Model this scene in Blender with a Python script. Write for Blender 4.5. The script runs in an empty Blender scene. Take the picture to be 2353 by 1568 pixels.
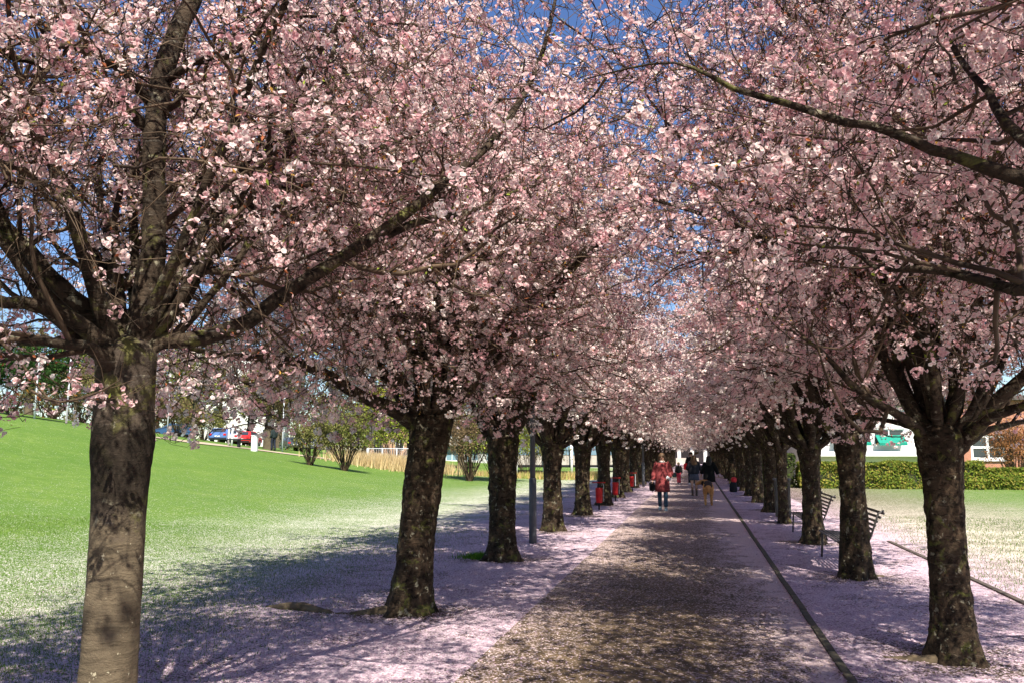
import bpy, bmesh, math, random
import numpy as np
from mathutils import Vector, Matrix, noise as mnoise
PI = math.pi
random.seed(7)
RNG = np.random.default_rng(7)
SC = bpy.context.scene
COL = SC.collection

# ------------------------------------------------------------------ camera, sky, sun, exposure
EYE = 1.75
HEADING, PITCH, FPX = math.radians(12.53), math.radians(7.74), 820.0
cam_d = bpy.data.cameras.new('camera')
cam = bpy.data.objects.new('camera', cam_d); COL.objects.link(cam)
cam.location = (0, 0, EYE)
cam.rotation_euler = (PI/2 + PITCH, 0, HEADING)
cam_d.sensor_width = 36; cam_d.lens = FPX/1024*36
cam_d.clip_start = 0.05; cam_d.clip_end = 3000
SC.camera = cam

SUN_EL, SUN_AZ = math.radians(52), math.radians(153)      # azimuth clockwise from +Y: behind the viewer, to the right
world = bpy.data.worlds.new('World'); SC.world = world; world.use_nodes = True
wn = world.node_tree.nodes; wl = world.node_tree.links
sky = wn.new('ShaderNodeTexSky'); sky.sky_type = 'NISHITA'; sky.sun_disc = False
sky.sun_elevation = SUN_EL; sky.sun_rotation = SUN_AZ
sky.altitude = 800; sky.air_density = 1.15; sky.dust_density = 0.0; sky.ozone_density = 4.0
wn['Background'].inputs['Strength'].default_value = 0.078
hs = wn.new('ShaderNodeHueSaturation'); hs.inputs['Hue'].default_value = .511; hs.inputs['Saturation'].default_value = 1.12; hs.inputs['Value'].default_value = 1.0
wl.new(sky.outputs[0], hs.inputs['Color']); wl.new(hs.outputs[0], wn['Background'].inputs['Color'])
sun_d = bpy.data.lights.new('sun', 'SUN'); sun_d.energy = 5.0; sun_d.angle = math.radians(0.53); sun_d.color = (1, .93, .82)
sun = bpy.data.objects.new('sun', sun_d); COL.objects.link(sun)
to_sun = Vector((math.sin(SUN_AZ)*math.cos(SUN_EL), math.cos(SUN_AZ)*math.cos(SUN_EL), math.sin(SUN_EL)))
sun.rotation_euler = to_sun.to_track_quat('Z', 'Y').to_euler(); sun.location = (0, -20, 40)
SC.view_settings.view_transform = 'Standard'; SC.view_settings.look = 'None'
SC.view_settings.exposure = 1.08; SC.view_settings.gamma = 1; SC.view_settings.use_curve_mapping = False
SC.cycles.max_bounces = 6; SC.cycles.diffuse_bounces = 4; SC.cycles.transmission_bounces = 4
SC.cycles.glossy_bounces = 2; SC.cycles.transparent_max_bounces = 4

# ------------------------------------------------------------------ helpers
HV = np.array([-math.sin(HEADING), math.cos(HEADING), 0]); RV = np.array([math.cos(HEADING), math.sin(HEADING), 0])
FV = HV*math.cos(PITCH) + np.array([0, 0, math.sin(PITCH)]); UV = np.cross(RV, FV)
def view_ray(px, py):                          # survey helper: a direction measured on the photograph (2352 px wide)
    return FV + RV*(px/2.297-512)/FPX + UV*(341-py/2.297)/FPX
def at(px, py, hd):                            # the place seen in that direction hd metres ahead
    d = view_ray(px, py); return np.array([0, 0, EYE]) + d*(hd/float(d@HV))
def on_level(px, py, z=0.0):
    d = view_ray(px, py); return np.array([0, 0, EYE]) + d*((z-EYE)/d[2])

def tag(o, label=None, cat=None, group=None, kind=None):
    if label: o['label'] = label
    if cat: o['category'] = cat
    if group: o['group'] = group
    if kind: o['kind'] = kind
    return o
def empty(name, loc, rz=0, label=None, cat=None, group=None):
    o = bpy.data.objects.new(name, None); COL.objects.link(o)
    o.location = loc; o.rotation_euler = (0, 0, rz); o.empty_display_size = .2
    return tag(o, label, cat, group)
def link_mesh(name, me, parent=None, mats=(), loc=None):
    o = bpy.data.objects.new(name, me); COL.objects.link(o)
    for m in mats: me.materials.append(m)
    if parent is not None: o.parent = parent
    if loc is not None: o.location = loc
    return o
def np_mesh(name, V, F, mat=None, parent=None, col=None, smooth=False, matidx=None):
    """V [n,3]; F list of index arrays, each [m,k]"""
    V = np.asarray(V, np.float32).reshape(-1, 3)
    if not isinstance(F, (list, tuple)): F = [F]
    F = [np.asarray(f, np.int32) for f in F if len(f)]
    me = bpy.data.meshes.new(name)
    me.vertices.add(len(V)); me.vertices.foreach_set('co', V.ravel())
    loops = np.concatenate([f.ravel() for f in F]); tot = np.concatenate([np.full(len(f), f.shape[1], np.int32) for f in F])
    start = np.concatenate([[0], np.cumsum(tot)[:-1]]).astype(np.int32)
    me.loops.add(len(loops)); me.loops.foreach_set('vertex_index', loops)
    me.polygons.add(len(tot)); me.polygons.foreach_set('loop_start', start)
    me.polygons.foreach_set('use_smooth', np.full(len(tot), smooth))
    if matidx is not None: me.polygons.foreach_set('material_index', np.asarray(matidx, np.int32))
    if col is not None:
        a = me.attributes.new('Col', 'FLOAT_COLOR', 'POINT')
        c = np.ones((len(V), 4), np.float32); c[:, :3] = col; a.data.foreach_set('color', c.ravel())
    me.update(calc_edges=True); me.validate()
    mats = [] if mat is None else (mat if isinstance(mat, (list, tuple)) else [mat])
    return link_mesh(name, me, parent, mats)
class MB:
    """collects boxes, rods and lofts of one part"""
    def __init__(s): s.V = []; s.F = []; s.n = 0
    def add(s, V, F):
        s.V.append(np.asarray(V, float).reshape(-1, 3)); s.F.append([[i+s.n for i in f] for f in F]); s.n += len(s.V[-1]); return s
    def box(s, c, d, rz=0, bev=0.0, taper=1.0):
        x, y, z = np.array(d)/2.0; P = []
        for k, (zz) in enumerate((-z, z)):
            t = 1 if k == 0 else taper
            for sx, sy in ((-1, -1), (1, -1), (1, 1), (-1, 1)): P.append((sx*x*t, sy*y*t, zz))
        P = np.array(P); cz, sz = math.cos(rz), math.sin(rz)
        Q = np.stack([P[:, 0]*cz-P[:, 1]*sz, P[:, 0]*sz+P[:, 1]*cz, P[:, 2]], 1)+np.array(c)
        return s.add(Q, [[3, 2, 1, 0], [4, 5, 6, 7], [0, 1, 5, 4], [1, 2, 6, 5], [2, 3, 7, 6], [3, 0, 4, 7]])
    def rod(s, pts, r, sides=8):
        pts = np.array(pts, float)[None]; n = pts.shape[1]
        rr = np.broadcast_to(np.asarray(r, float), (n,))[None]
        V, F = tubes(pts, rr, sides); F = F.tolist()
        F.append(list(range(sides))[::-1]); F.append([(n-1)*sides+i for i in range(sides)])
        return s.add(V, F)
    def loft(s, rings, sides=20, closed=True):      # rings: (cx,cy,cz,rx,ry)
        V = []; F = []
        for (cx, cy, cz, rx, ry) in rings:
            for k in range(sides):
                a = 2*PI*k/sides; V.append((cx+rx*math.cos(a), cy+ry*math.sin(a), cz))
        for j in range(len(rings)-1):
            for k in range(sides):
                a = j*sides+k; b = j*sides+(k+1) % sides; F.append([a, b, b+sides, a+sides])
        if closed:
            F.append(list(range(sides))[::-1]); F.append([(len(rings)-1)*sides+i for i in range(sides)])
        return s.add(V, F)
    def build(s, name, mat, parent=None, smooth=False, bevel=0):
        me = bpy.data.meshes.new(name); me.from_pydata(np.concatenate(s.V).tolist(), [], [f for g in s.F for f in g])
        if bevel or True:
            bm = bmesh.new(); bm.from_mesh(me)
            if bevel: bmesh.ops.bevel(bm, geom=[e for e in bm.edges], offset=bevel, segments=2, affect='EDGES', profile=.6)
            bmesh.ops.recalc_face_normals(bm, faces=bm.faces); bm.to_mesh(me); bm.free()
        for p in me.polygons: p.use_smooth = smooth
        return link_mesh(name, me, parent, mat if isinstance(mat, (list, tuple)) else [mat])

def tubes(P, R, sides):
    """P [N,S,3] polylines, R [N,S] radii -> V, quads"""
    N, S, _ = P.shape
    T = np.gradient(P, axis=1) if S > 2 else np.repeat(P[:, 1:]-P[:, :1], 2, axis=1)
    T /= np.linalg.norm(T, axis=2, keepdims=True)+1e-9
    mean = P[:, -1]-P[:, 0]; mean /= np.linalg.norm(mean, axis=1, keepdims=True)+1e-9
    ref = np.where(np.abs(mean[:, 2:3]) < .8, np.array([[0, 0, 1.]]), np.array([[1., 0, 0]]))[:, None]
    A = np.cross(T, ref); A /= np.linalg.norm(A, axis=2, keepdims=True)+1e-9
    B = np.cross(T, A)
    ang = np.arange(sides)*2*PI/sides
    V = P[:, :, None]+R[:, :, None, None]*(A[:, :, None]*np.cos(ang)[:, None]+B[:, :, None]*np.sin(ang)[:, None])
    base = (np.arange(N)[:, None, None]*S+np.arange(S-1)[None, :, None])*sides
    k = np.arange(sides)[None, None]; k2 = (k+1) % sides
    F = np.stack([base+k, base+k2, base+sides+k2, base+sides+k], -1).reshape(-1, 4)
    return V.reshape(-1, 3), F
def resample(pts, rad, n):
    pts = np.array(pts, float); rad = np.array(rad, float)
    m = len(pts); t = np.linspace(0, m-1, n); i = np.clip(t.astype(int), 0, m-2); u = (t-i)[:, None]
    ext = np.vstack([2*pts[0]-pts[1], pts, 2*pts[-1]-pts[-2]])
    p0, p1, p2, p3 = ext[i], ext[i+1], ext[i+2], ext[i+3]
    Q = .5*((2*p1)+(-p0+p2)*u+(2*p0-5*p1+4*p2-p3)*u**2+(-p0+3*p1-3*p2+p3)*u**3)
    return Q, np.interp(t, np.arange(m), rad)
def skin_mesh(name, verts, edges, radii, mat, parent, levels=2, root=0):
    me = bpy.data.meshes.new(name); me.from_pydata([tuple(v) for v in verts], edges, [])
    o = bpy.data.objects.new(name, me); COL.objects.link(o)
    o.modifiers.new('s', 'SKIN'); sv = me.skin_vertices[0].data
    for i, r in enumerate(radii):
        sv[i].radius = (r, r) if not isinstance(r, tuple) else r; sv[i].use_root = (i == root)
    m = o.modifiers.new('b', 'SUBSURF'); m.levels = levels; m.render_levels = levels
    dg = bpy.context.evaluated_depsgraph_get(); ev = o.evaluated_get(dg)
    me2 = bpy.data.meshes.new_from_object(ev, depsgraph=dg); bpy.data.objects.remove(o)
    me2.name = name
    for p in me2.polygons: p.use_smooth = True
    me2.materials.clear()
    return link_mesh(name, me2, parent, mat if isinstance(mat, (list, tuple)) else [mat])
def copy_tree(o, parent=None):
    c = o.copy(); COL.objects.link(c); c.parent = parent
    for ch in list(o.children): copy_tree(ch, c)
    return c

# ------------------------------------------------------------------ materials
class Nodes:
    def __init__(s, name):
        s.m = bpy.data.materials.new(name); s.m.use_nodes = True; s.t = s.m.node_tree; s.n = s.t.nodes
        s.out = s.n['Material Output']; s.b = s.n['Principled BSDF']
    def new(s, t, **k):
        n = s.n.new(t)
        for a, v in k.items(): setattr(n, a, v)
        return n
    def link(s, a, b): s.t.links.new(a, b)
    def val(s, sock, v):
        if hasattr(v, 'links') or isinstance(v, bpy.types.NodeSocket): s.link(v, sock)
        else: sock.default_value = v
    def math(s, op, a, b=0.0, c=None, clamp=False):
        n = s.new('ShaderNodeMath', operation=op, use_clamp=clamp); s.val(n.inputs[0], a); s.val(n.inputs[1], b)
        if c is not None: s.val(n.inputs[2], c)
        return n.outputs[0]
    def noise(s, vec, scale, detail=3, rough=.55, dist=0.0):
        n = s.new('ShaderNodeTexNoise'); s.link(vec, n.inputs['Vector']); n.inputs['Scale'].default_value = scale
        n.inputs['Detail'].default_value = detail; n.inputs['Roughness'].default_value = rough; n.inputs['Distortion'].default_value = dist
        return n.outputs['Fac']
    def mapping(s, vec, scale):
        n = s.new('ShaderNodeMapping'); s.link(vec, n.inputs[0]); n.inputs['Scale'].default_value = scale; return n.outputs[0]
    def ramp(s, fac, stops):
        n = s.new('ShaderNodeValToRGB'); s.link(fac, n.inputs[0]); e = n.color_ramp.elements
        while len(e) < len(stops): e.new(.5)
        for i, (p, c) in enumerate(stops): e[i].position = p; e[i].color = (*c, 1) if len(c) == 3 else c
        return n.outputs[0]
    def rampf(s, fac, stops): return s.ramp(fac, [(p, (v, v, v)) for p, v in stops])
    def mix(s, fac, a, b, mode='MIX'):
        n = s.new('ShaderNodeMix', data_type='RGBA', blend_type=mode); s.val(n.inputs[0], fac)
        for i, v in ((6, a), (7, b)):
            if isinstance(v, tuple): n.inputs[i].default_value = (*v, 1)
            else: s.link(v, n.inputs[i])
        return n.outputs[2]
    def bump(s, h, strength=.5, dist=.01, normal=None):
        n = s.new('ShaderNodeBump'); s.link(h, n.inputs['Height']); n.inputs['Strength'].default_value = strength; n.inputs['Distance'].default_value = dist
        if normal is not None: s.link(normal, n.inputs['Normal'])
        return n.outputs[0]
    def obj(s): return s.new('ShaderNodeTexCoord').outputs['Object']
    def pos(s): return s.new('ShaderNodeNewGeometry').outputs['Position']
def plain(name, c, rough=.7, metal=0, var=.18, scale=6, spec=.3, bump=.15):
    N = Nodes(name); f = N.noise(N.obj(), scale, 4, .6)
    lo = tuple(x*(1-var) for x in c); hi = tuple(min(1, x*(1+var)) for x in c)
    N.link(N.ramp(f, [(.3, lo), (.7, hi)]), N.b.inputs['Base Color'])
    N.b.inputs['Roughness'].default_value = rough; N.b.inputs['Metallic'].default_value = metal
    N.b.inputs['Specular IOR Level'].default_value = spec
    if bump: N.link(N.bump(N.noise(N.obj(), scale*8, 3), bump, .004), N.b.inputs['Normal'])
    return N.m
def leafy(name, translucency=.35, tint=None):
    N = Nodes(name); a = N.new('ShaderNodeAttribute', attribute_name='Col')
    c = a.outputs['Color']
    d = N.new('ShaderNodeBsdfDiffuse'); t = N.new('ShaderNodeBsdfTranslucent'); m = N.new('ShaderNodeMixShader')
    N.link(c, d.inputs[0]); N.link(c, t.inputs[0]); m.inputs[0].default_value = translucency
    N.link(d.outputs[0], m.inputs[1]); N.link(t.outputs[0], m.inputs[2]); N.link(m.outputs[0], N.out.inputs[0])
    N.n.remove(N.b); return N.m
M_BLOSSOM = leafy('blossom', .42)
M_LEAF = leafy('leaf', .3)

def bark(name, lo, hi, moss, moss_lo, low_sunlit=None, streak=(.22, .2, .17)):
    N = Nodes(name); o = N.obj()
    big = N.noise(o, 4.5, 6, .68); mid = N.noise(o, 16, 5, .7, .6); fine = N.noise(o, 70, 4, .7)
    w = N.new('ShaderNodeVectorMath', operation='ADD'); nv = N.new('ShaderNodeTexNoise'); N.link(o, nv.inputs['Vector']); nv.inputs['Scale'].default_value = 5; nv.inputs['Detail'].default_value = 3
    sc_ = N.new('ShaderNodeVectorMath', operation='SCALE'); N.link(nv.outputs['Color'], sc_.inputs[0]); sc_.inputs['Scale'].default_value = .10
    N.link(o, w.inputs[0]); N.link(sc_.outputs[0], w.inputs[1]); ow = w.outputs[0]
    band = N.noise(N.mapping(ow, (4, 4, 42)), 1, 5, .7); dash = N.noise(N.mapping(ow, (11, 11, 60)), 1, 3, .6)
    c = N.ramp(big, [(.30, lo), (.50, tuple((a+b)/2 for a, b in zip(lo, hi))), (.66, hi)])
    c = N.mix(N.rampf(band, [(.58, 0), (.70, .5)]), c, streak)
    c = N.mix(N.rampf(mid, [(.36, .85), (.50, 0)]), c, tuple(x*.35 for x in lo))
    mm = N.rampf(N.noise(o, 6, 6, .7, .5), [(moss_lo, 0), (moss_lo+.10, 1)])
    c = N.mix(mm, c, moss)
    c = N.mix(N.rampf(N.noise(o, 13, 5, .65), [(.60, 0), (.66, .75)]), c, (.30, .28, .20))
    if low_sunlit:
        sep = N.new('ShaderNodeSeparateXYZ'); N.link(o, sep.inputs[0])
        h = N.math('ADD', sep.outputs[2], N.math('MULTIPLY', N.math('SUBTRACT', big, .5), 1.3))
        lowm = N.rampf(N.math('MULTIPLY', h, .4), [(.53, 1), (.60, 0)])  # bark turns paler low down, its sunlit tone put into the colour
        sm = N.ramp(N.noise(o, 5, 6, .65), [(.3, tuple(x*.6 for x in low_sunlit)), (.7, low_sunlit)])
        sm = N.mix(N.rampf(band, [(.50, 0), (.60, .75)]), sm, tuple(x*.45 for x in low_sunlit))
        sm = N.mix(N.rampf(N.noise(N.mapping(ow, (2.5, 2.5, 90)), 1, 4, .7), [(.50, 0), (.58, .5)]), sm, tuple(x*.6 for x in low_sunlit))
        sm = N.mix(N.rampf(dash, [(.66, 0), (.70, .8)]), sm, tuple(x*.25 for x in low_sunlit))
        sm = N.mix(N.rampf(N.noise(o, 24, 3, .6), [(.67, 0), (.71, .8)]), sm, (.44, .40, .28))
        bandm = N.rampf(N.math('MULTIPLY', N.math('ADD', sep.outputs[2], N.math('MULTIPLY', N.math('SUBTRACT', mid, .5), .5)), .4), [(.545, 0), (.60, .92), (.75, .92), (.80, 0)])
        c = N.mix(lowm, c, sm)
        c = N.mix(bandm, c, N.ramp(mid, [(.35, (.010, .008, .006)), (.65, (.034, .026, .019))]))  # dark burl, with the shade on it darkened into the colour too
    else:
        c = N.mix(N.rampf(dash, [(.62, 0), (.68, .8)]), c, tuple(x*.3 for x in lo))
    N.link(c, N.b.inputs['Base Color']); N.b.inputs['Roughness'].default_value = .92; N.b.inputs['Specular IOR Level'].default_value = .12
    b1 = N.bump(band, .25 if not low_sunlit else .5, .014); b2 = N.bump(fine, .6, .010, b1); b3 = N.bump(mid, .75 if not low_sunlit else .25, .03, b2); N.link(b3, N.b.inputs['Normal'])
    return N.m
M_BARK = bark('cherry_bark', (.010, .008, .006), (.080, .054, .034), (.095, .10, .026), .56, streak=(.17, .14, .10))
M_BARK_PALE = bark('smooth_cherry_bark', (.040, .030, .024), (.10, .078, .058), (.12, .115, .040), .50, low_sunlit=(.155, .122, .080))
M_LIMB = bark('limb_bark', (.022, .016, .012), (.075, .055, .038), (.11, .11, .035), .56)
def twig_mat():
    N = Nodes('twig_bark'); f = N.noise(N.obj(), 2.5, 3)
    N.link(N.ramp(f, [(.35, (.030, .020, .014)), (.65, (.12, .082, .052))]), N.b.inputs['Base Color'])
    N.b.inputs['Roughness'].default_value = .8; N.b.inputs['Specular IOR Level'].default_value = .2; return N.m
M_TWIG = twig_mat()

PETAL_LINES = {}
def ground_mat(name, kind):
    """soil / grass / tarmac strewn with petals; how thickly they lie goes by the distance from the rows"""
    N = Nodes(name); p = N.pos(); sep = N.new('ShaderNodeSeparateXYZ'); N.link(p, sep.inputs[0]); X, Y = sep.outputs[0], sep.outputs[1]
    n1 = N.noise(p, .55, 4, .6); n2 = N.noise(p, 2.3, 4, .6); n3 = N.noise(p, 9, 3, .6)
    wob = N.math('MULTIPLY', N.math('SUBTRACT', n1, .5), 3.2)
    Xw = N.math('ADD', X, wob)
    g_hi = N.noise(p, 130, 3, .7)
    if kind == 'lawn':
        g = N.ramp(N.noise(p, .35, 3, .5), [(.3, (.105, .195, .028)), (.7, (.170, .260, .048))])
        g = N.mix(N.rampf(n2, [(.4, 0), (.62, .45)]), g, (.09, .17, .026))
        g = N.mix(N.rampf(N.noise(p, 5, 5, .7), [(.40, .55), (.56, 0)]), g, (.085, .165, .022))
        g = N.mix(N.rampf(N.noise(p, 1.3, 5, .7), [(.52, 0), (.68, .4)]), g, (.24, .31, .08))
        g = N.mix(N.rampf(g_hi, [(.35, .7), (.6, 0)]), g, (.05, .10, .014))
        soil = N.ramp(n3, [(.3, (.055, .040, .026)), (.7, (.13, .098, .066))])
        # grass wears thin under the crowns and on the right verge
        gm_l = N.rampf(N.math('MULTIPLY_ADD', Xw, -.1, 0.0), [(.44, 0), (.58, 1)])     # x < -5
        gm_r = N.rampf(N.math('MULTIPLY_ADD', Xw, .05, 0.0), [(.22, 0), (.55, 1)])
        gm = N.math('MAXIMUM', gm_l, gm_r)
        base = N.mix(gm, soil, g)
        dl = N.rampf(N.math('MULTIPLY_ADD', Xw, -.05, 0.0), [(.05, .97), (.23, .92), (.31, .76), (.41, .58), (.50, .30), (.60, .06), (.9, .012)])
        dr = N.rampf(N.math('MULTIPLY_ADD', Xw, .04, 0.0), [(.02, .97), (.14, .93), (.30, .72), (.46, .42), (.62, .14), (.85, .06)])
        side = N.math('GREATER_THAN', X, -.4)
        dn = N.mix(side, dl, dr)
        dn = N.math('MULTIPLY', dn, N.math('SUBTRACT', 1.0, N.math('MULTIPLY', N.math('GREATER_THAN', X, 3.6), N.rampf(N.math('MULTIPLY', N.math('ADD', Y, N.math('MULTIPLY', wob, .8)), .02), [(.42, 0), (.70, .72)]))))
        for rx_, y0_, per in ((-3.17, 4.1, 4.85), (2.17, 3.2, 4.76)):              # bare soil round the feet of the trees
            my = N.math('SUBTRACT', N.math('WRAP', Y, y0_+per/2, y0_-per/2), y0_)
            dd = N.math('SQRT', N.math('ADD', N.math('POWER', N.math('ABSOLUTE', N.math('SUBTRACT', X, rx_)), 2.0), N.math('POWER', N.math('ABSOLUTE', my), 2.0)))
            dd = N.math('ADD', dd, N.math('MULTIPLY', N.math('SUBTRACT', n2, .5), 1.1))
            dn = N.math('MULTIPLY', dn, N.rampf(dd, [(.22, .30), (.75, 1)]))
    else:
        base = N.ramp(N.noise(p, 45, 4, .7), [(.3, (.085, .058, .034)), (.7, (.235, .170, .105))])
        base = N.mix(N.rampf(n2, [(.35, .5), (.6, 0)]), base, (.05, .038, .028))
        Xp = N.math('ADD', X, N.math('MULTIPLY', N.math('SUBTRACT', n2, .5), .9))
        edge = N.rampf(N.math('MULTIPLY_ADD', Xp, .3, .56), [(0, .40), (.12, .30), (.3, .12), (.58, .14), (.72, .5), (.84, .95)])
        far = N.rampf(N.math('MULTIPLY', Y, .02), [(.16, 0), (.46, .45), (1, .60)])
        dn = N.math('ADD', edge, N.math('MULTIPLY', far, 1.0))
    dnoise = N.math('ADD', N.math('MULTIPLY', N.math('SUBTRACT', n2, .5), .9), N.math('MULTIPLY', N.math('SUBTRACT', N.noise(p, .9, 5, .65), .52), 1.3))
    dens = N.math('ADD', dn, N.math('MULTIPLY', dnoise, N.math('MULTIPLY', dn, 1.0)), clamp=True)
    v = N.new('ShaderNodeTexVoronoi'); N.link(p, v.inputs['Vector']); v.inputs['Scale'].default_value = 62
    vs = N.new('ShaderNodeSeparateColor'); N.link(v.outputs['Color'], vs.inputs[0])
    gate = N.math('LESS_THAN', vs.outputs[0], dens)
    clump = N.rampf(N.noise(p, 30, 2, .6), [(.3, .0), (.5, 1)])
    gate = N.math('MULTIPLY', gate, N.math('MAXIMUM', clump, N.math('GREATER_THAN', dens, .8)))
    pet = N.ramp(vs.outputs[1], [(0, (.36, .25, .31)), (.5, (.52, .385, .45)), (1, (.72, .60, .62))])
    if kind == 'path': pet = N.mix(.5, pet, (.56, .44, .37))
    warm = N.rampf(N.math('MULTIPLY', X, -.08), [(.42, 0), (.62, .75)])
    pet = N.mix(warm, pet, (.60, .61, .50))
    warm2 = N.rampf(N.math('MULTIPLY', X, .08), [(.31, 0), (.45, .9)])
    pet = N.mix(warm2, pet, (.62, .56, .44))
    c = N.mix(gate, base, pet)
    N.link(c, N.b.inputs['Base Color']); N.b.inputs['Roughness'].default_value = .85; N.b.inputs['Specular IOR Level'].default_value = .12
    h = N.math('ADD', N.math('MULTIPLY', gate, .35), g_hi)
    b = N.bump(h, .8, .012); b = N.bump(N.noise(p, 6, 3), .5, .03, b); N.link(b, N.b.inputs['Normal'])
    return N.m
M_LAWN = ground_mat('lawn_ground', 'lawn'); M_PATH = ground_mat('path_surface', 'path')

# ------------------------------------------------------------------ terrain
CTRL = []
def ctrl(px, py, hd): CTRL.append(at(px, py, hd))
ctrl(0, 955, 34); ctrl(200, 975, 38); ctrl(340, 1003, 44); ctrl(500, 1024, 52); ctrl(690, 1048, 54); ctrl(830, 1078, 50); ctrl(-300, 915, 30)
ctrl(520, 1017, 78); ctrl(300, 985, 60); ctrl(0, 945, 55); ctrl(-400, 880, 60)
for p in ((-14, 46, -.05), (-8, 30, 0), (-8, 10, 0), (-9, 4, .05), (-13, 8, .45), (-13, 18, .35), (-13, 30, .15), (-20, 12, 1.25), (-22, 25, 1.75), (-8, 50, 0),
          (-22, 82, -.2), (-60, 120, 2.6), (-30, 130, .5), (-90, 60, 5), (-60, 10, 5), (-30, 5, 2.6), (-10, 90, -.3), (-10, 150, 0)):
    CTRL.append(np.array(p, float))
CTRL = np.array(CTRL)
def _k(d): return d
_D = np.linalg.norm(CTRL[:, None, :2]-CTRL[None, :, :2], axis=2)
_A = np.block([[_k(_D)-np.eye(len(CTRL))*.6, np.ones((len(CTRL), 1))], [np.ones((1, len(CTRL))), np.zeros((1, 1))]])
_W = np.linalg.solve(_A, np.concatenate([CTRL[:, 2], [0]]))
def hgt(x, y):
    x = np.asarray(x, float); y = np.asarray(y, float); sh = np.broadcast(x, y).shape
    x = np.broadcast_to(x, sh).ravel(); y = np.broadcast_to(y, sh).ravel()
    d = np.sqrt((x[:, None]-CTRL[None, :, 0])**2+(y[:, None]-CTRL[None, :, 1])**2+4.0)
    z = _k(d)@_W[:-1]+_W[-1]
    s = np.clip((-6.0-x)/7.0, 0, 1); s = s*s*(3-2*s)
    e = np.clip(1-(np.hypot(x, y)-150)/120, 0, 1)
    z = np.clip(z, -.6, 9)*s*e
    return z.reshape(sh)
def hz(x, y): return float(hgt(x, y))
def grid_mesh(name, xs, ys, zf, mat, kind='structure'):
    X, Y = np.meshgrid(xs, ys); V = np.stack([X, Y, zf(X, Y)], -1).reshape(-1, 3)
    nx = len(xs); i = np.arange(len(ys)-1)[:, None]*nx+np.arange(nx-1)[None]
    F = np.stack([i, i+1, i+1+nx, i+nx], -1).reshape(-1, 4)
    o = np_mesh(name, V, F, mat, smooth=True); o['kind'] = kind; return o
xs = np.concatenate([[-900, -500, -300, -200], np.arange(-150, -60, 6.), np.arange(-60, 30, 1.), [32, 40, 60, 100, 200, 400, 900]])
ys = np.concatenate([[-900, -400, -150, -60, -30, -15], np.arange(-8, 100, 1.), np.arange(100, 200, 6.), [230, 300, 450, 900]])
POND = (-19.5, 68)
def ground_z(X, Y):
    z = hgt(X, Y)
    d = ((X+15.5)/11.5)**2+((Y-69)/13.0)**2                       # pond basin beyond the lawn
    z = z-.75*np.clip(1.25-d, 0, .8)
    return z
lawn = grid_mesh('lawn', xs, ys, ground_z, M_LAWN)
def gz(x, y): return float(ground_z(np.array(x, float), np.array(y, float)))

PATH_L, PATH_R = -1.87, 1.08
path = grid_mesh('path', np.linspace(PATH_L, PATH_R, 8), np.concatenate([[-30], np.arange(-10, 130, 2.)]), lambda x, y: 0*x+.004+.012*np.cos((x+.4)/1.5*1.5), M_PATH)
M_WATER = Nodes('pond_water'); M_WATER.b.inputs['Base Color'].default_value = (.035, .045, .04, 1); M_WATER.b.inputs['Roughness'].default_value = .06
M_WATER.link(M_WATER.bump(M_WATER.noise(M_WATER.pos(), 2.2, 3), .25, .02), M_WATER.b.inputs['Normal']); M_WATER = M_WATER.m
th_ = np.linspace(0, 2*PI, 48, endpoint=False)
PV = np.stack([-15.5+11.9*np.cos(th_), 69+13.4*np.sin(th_), np.full(48, -.40)], 1)
pond = np_mesh('pond_water', PV, [np.arange(48)[None]], M_WATER); pond['kind'] = 'structure'

M_SAND = plain('sandy_path', (.42, .34, .24), .95, var=.2, scale=2)
def draped_strip(name, pts, w, mat, dz=.03, seg=60):
    Q, _ = resample([(a, b, 0) for a, b in pts], [0]*len(pts), seg); T = np.gradient(Q, axis=0); T /= np.linalg.norm(T, axis=1, keepdims=True)
    Nn = np.stack([-T[:, 1], T[:, 0]], 1); V = []
    offs = np.linspace(-w/2, w/2, 5)
    for o_ in offs:
        P2 = Q[:, :2]+Nn*o_; V.append(np.column_stack([P2, ground_z(P2[:, 0], P2[:, 1])+dz]))
    V = np.stack(V, 1).reshape(-1, 3); i = (np.arange(seg-1)[:, None]*5+np.arange(4)[None]).ravel()
    o = np_mesh(name, V, np.stack([i, i+1, i+6, i+5], -1), mat, smooth=True); o['kind'] = 'structure'; return o
pp = [at(40, 965, 42)[:2], at(340, 1001, 46.5)[:2], at(500, 1024, 54)[:2], at(690, 1046, 57)[:2], at(830, 1066, 58)[:2], at(960, 1068, 60)[:2], (-1, 62), (40, 63)]
draped_strip('sandy_path', pp, 2.4, M_SAND, .04, 90)

# ------------------------------------------------------------------ kerb: edging stones along the path and along the right verge
M_KERB = plain('kerb_stone', (.085, .075, .050), .9, var=.35, scale=7, bump=.5)
def kerb_run(x, y0, y1, w, h, L, name, mat, label=None):
    root = empty(name, (x, y0, 0)); root['kind'] = 'structure'
    me = None; y = 0; k = 0
    while y0+y < y1:
        if me is None:
            o = MB().box((0, L/2, -.05+h/2), (w, L-.012, h+.1)).build('edging_stone', mat, root, bevel=.006); me = o.data
        else:
            o = bpy.data.objects.new('edging_stone', me); COL.objects.link(o); o.parent = root
        o.location = (random.uniform(-.006, .006), y, random.uniform(-.004, .004)); o.rotation_euler = (0, 0, random.uniform(-.006, .006))
        y += L; k += 1
    return root
kerb_run(1.125, 1, 72, .070, .022, 1.0, 'path_edging', M_KERB)
M_KERB2 = plain('old_kerb', (.085, .068, .055), .95, var=.4, scale=5, bump=.7)
kerb_run(3.72, 2.0, 17.3, .08, .022, 1.0, 'verge_edging', M_KERB2)

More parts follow.
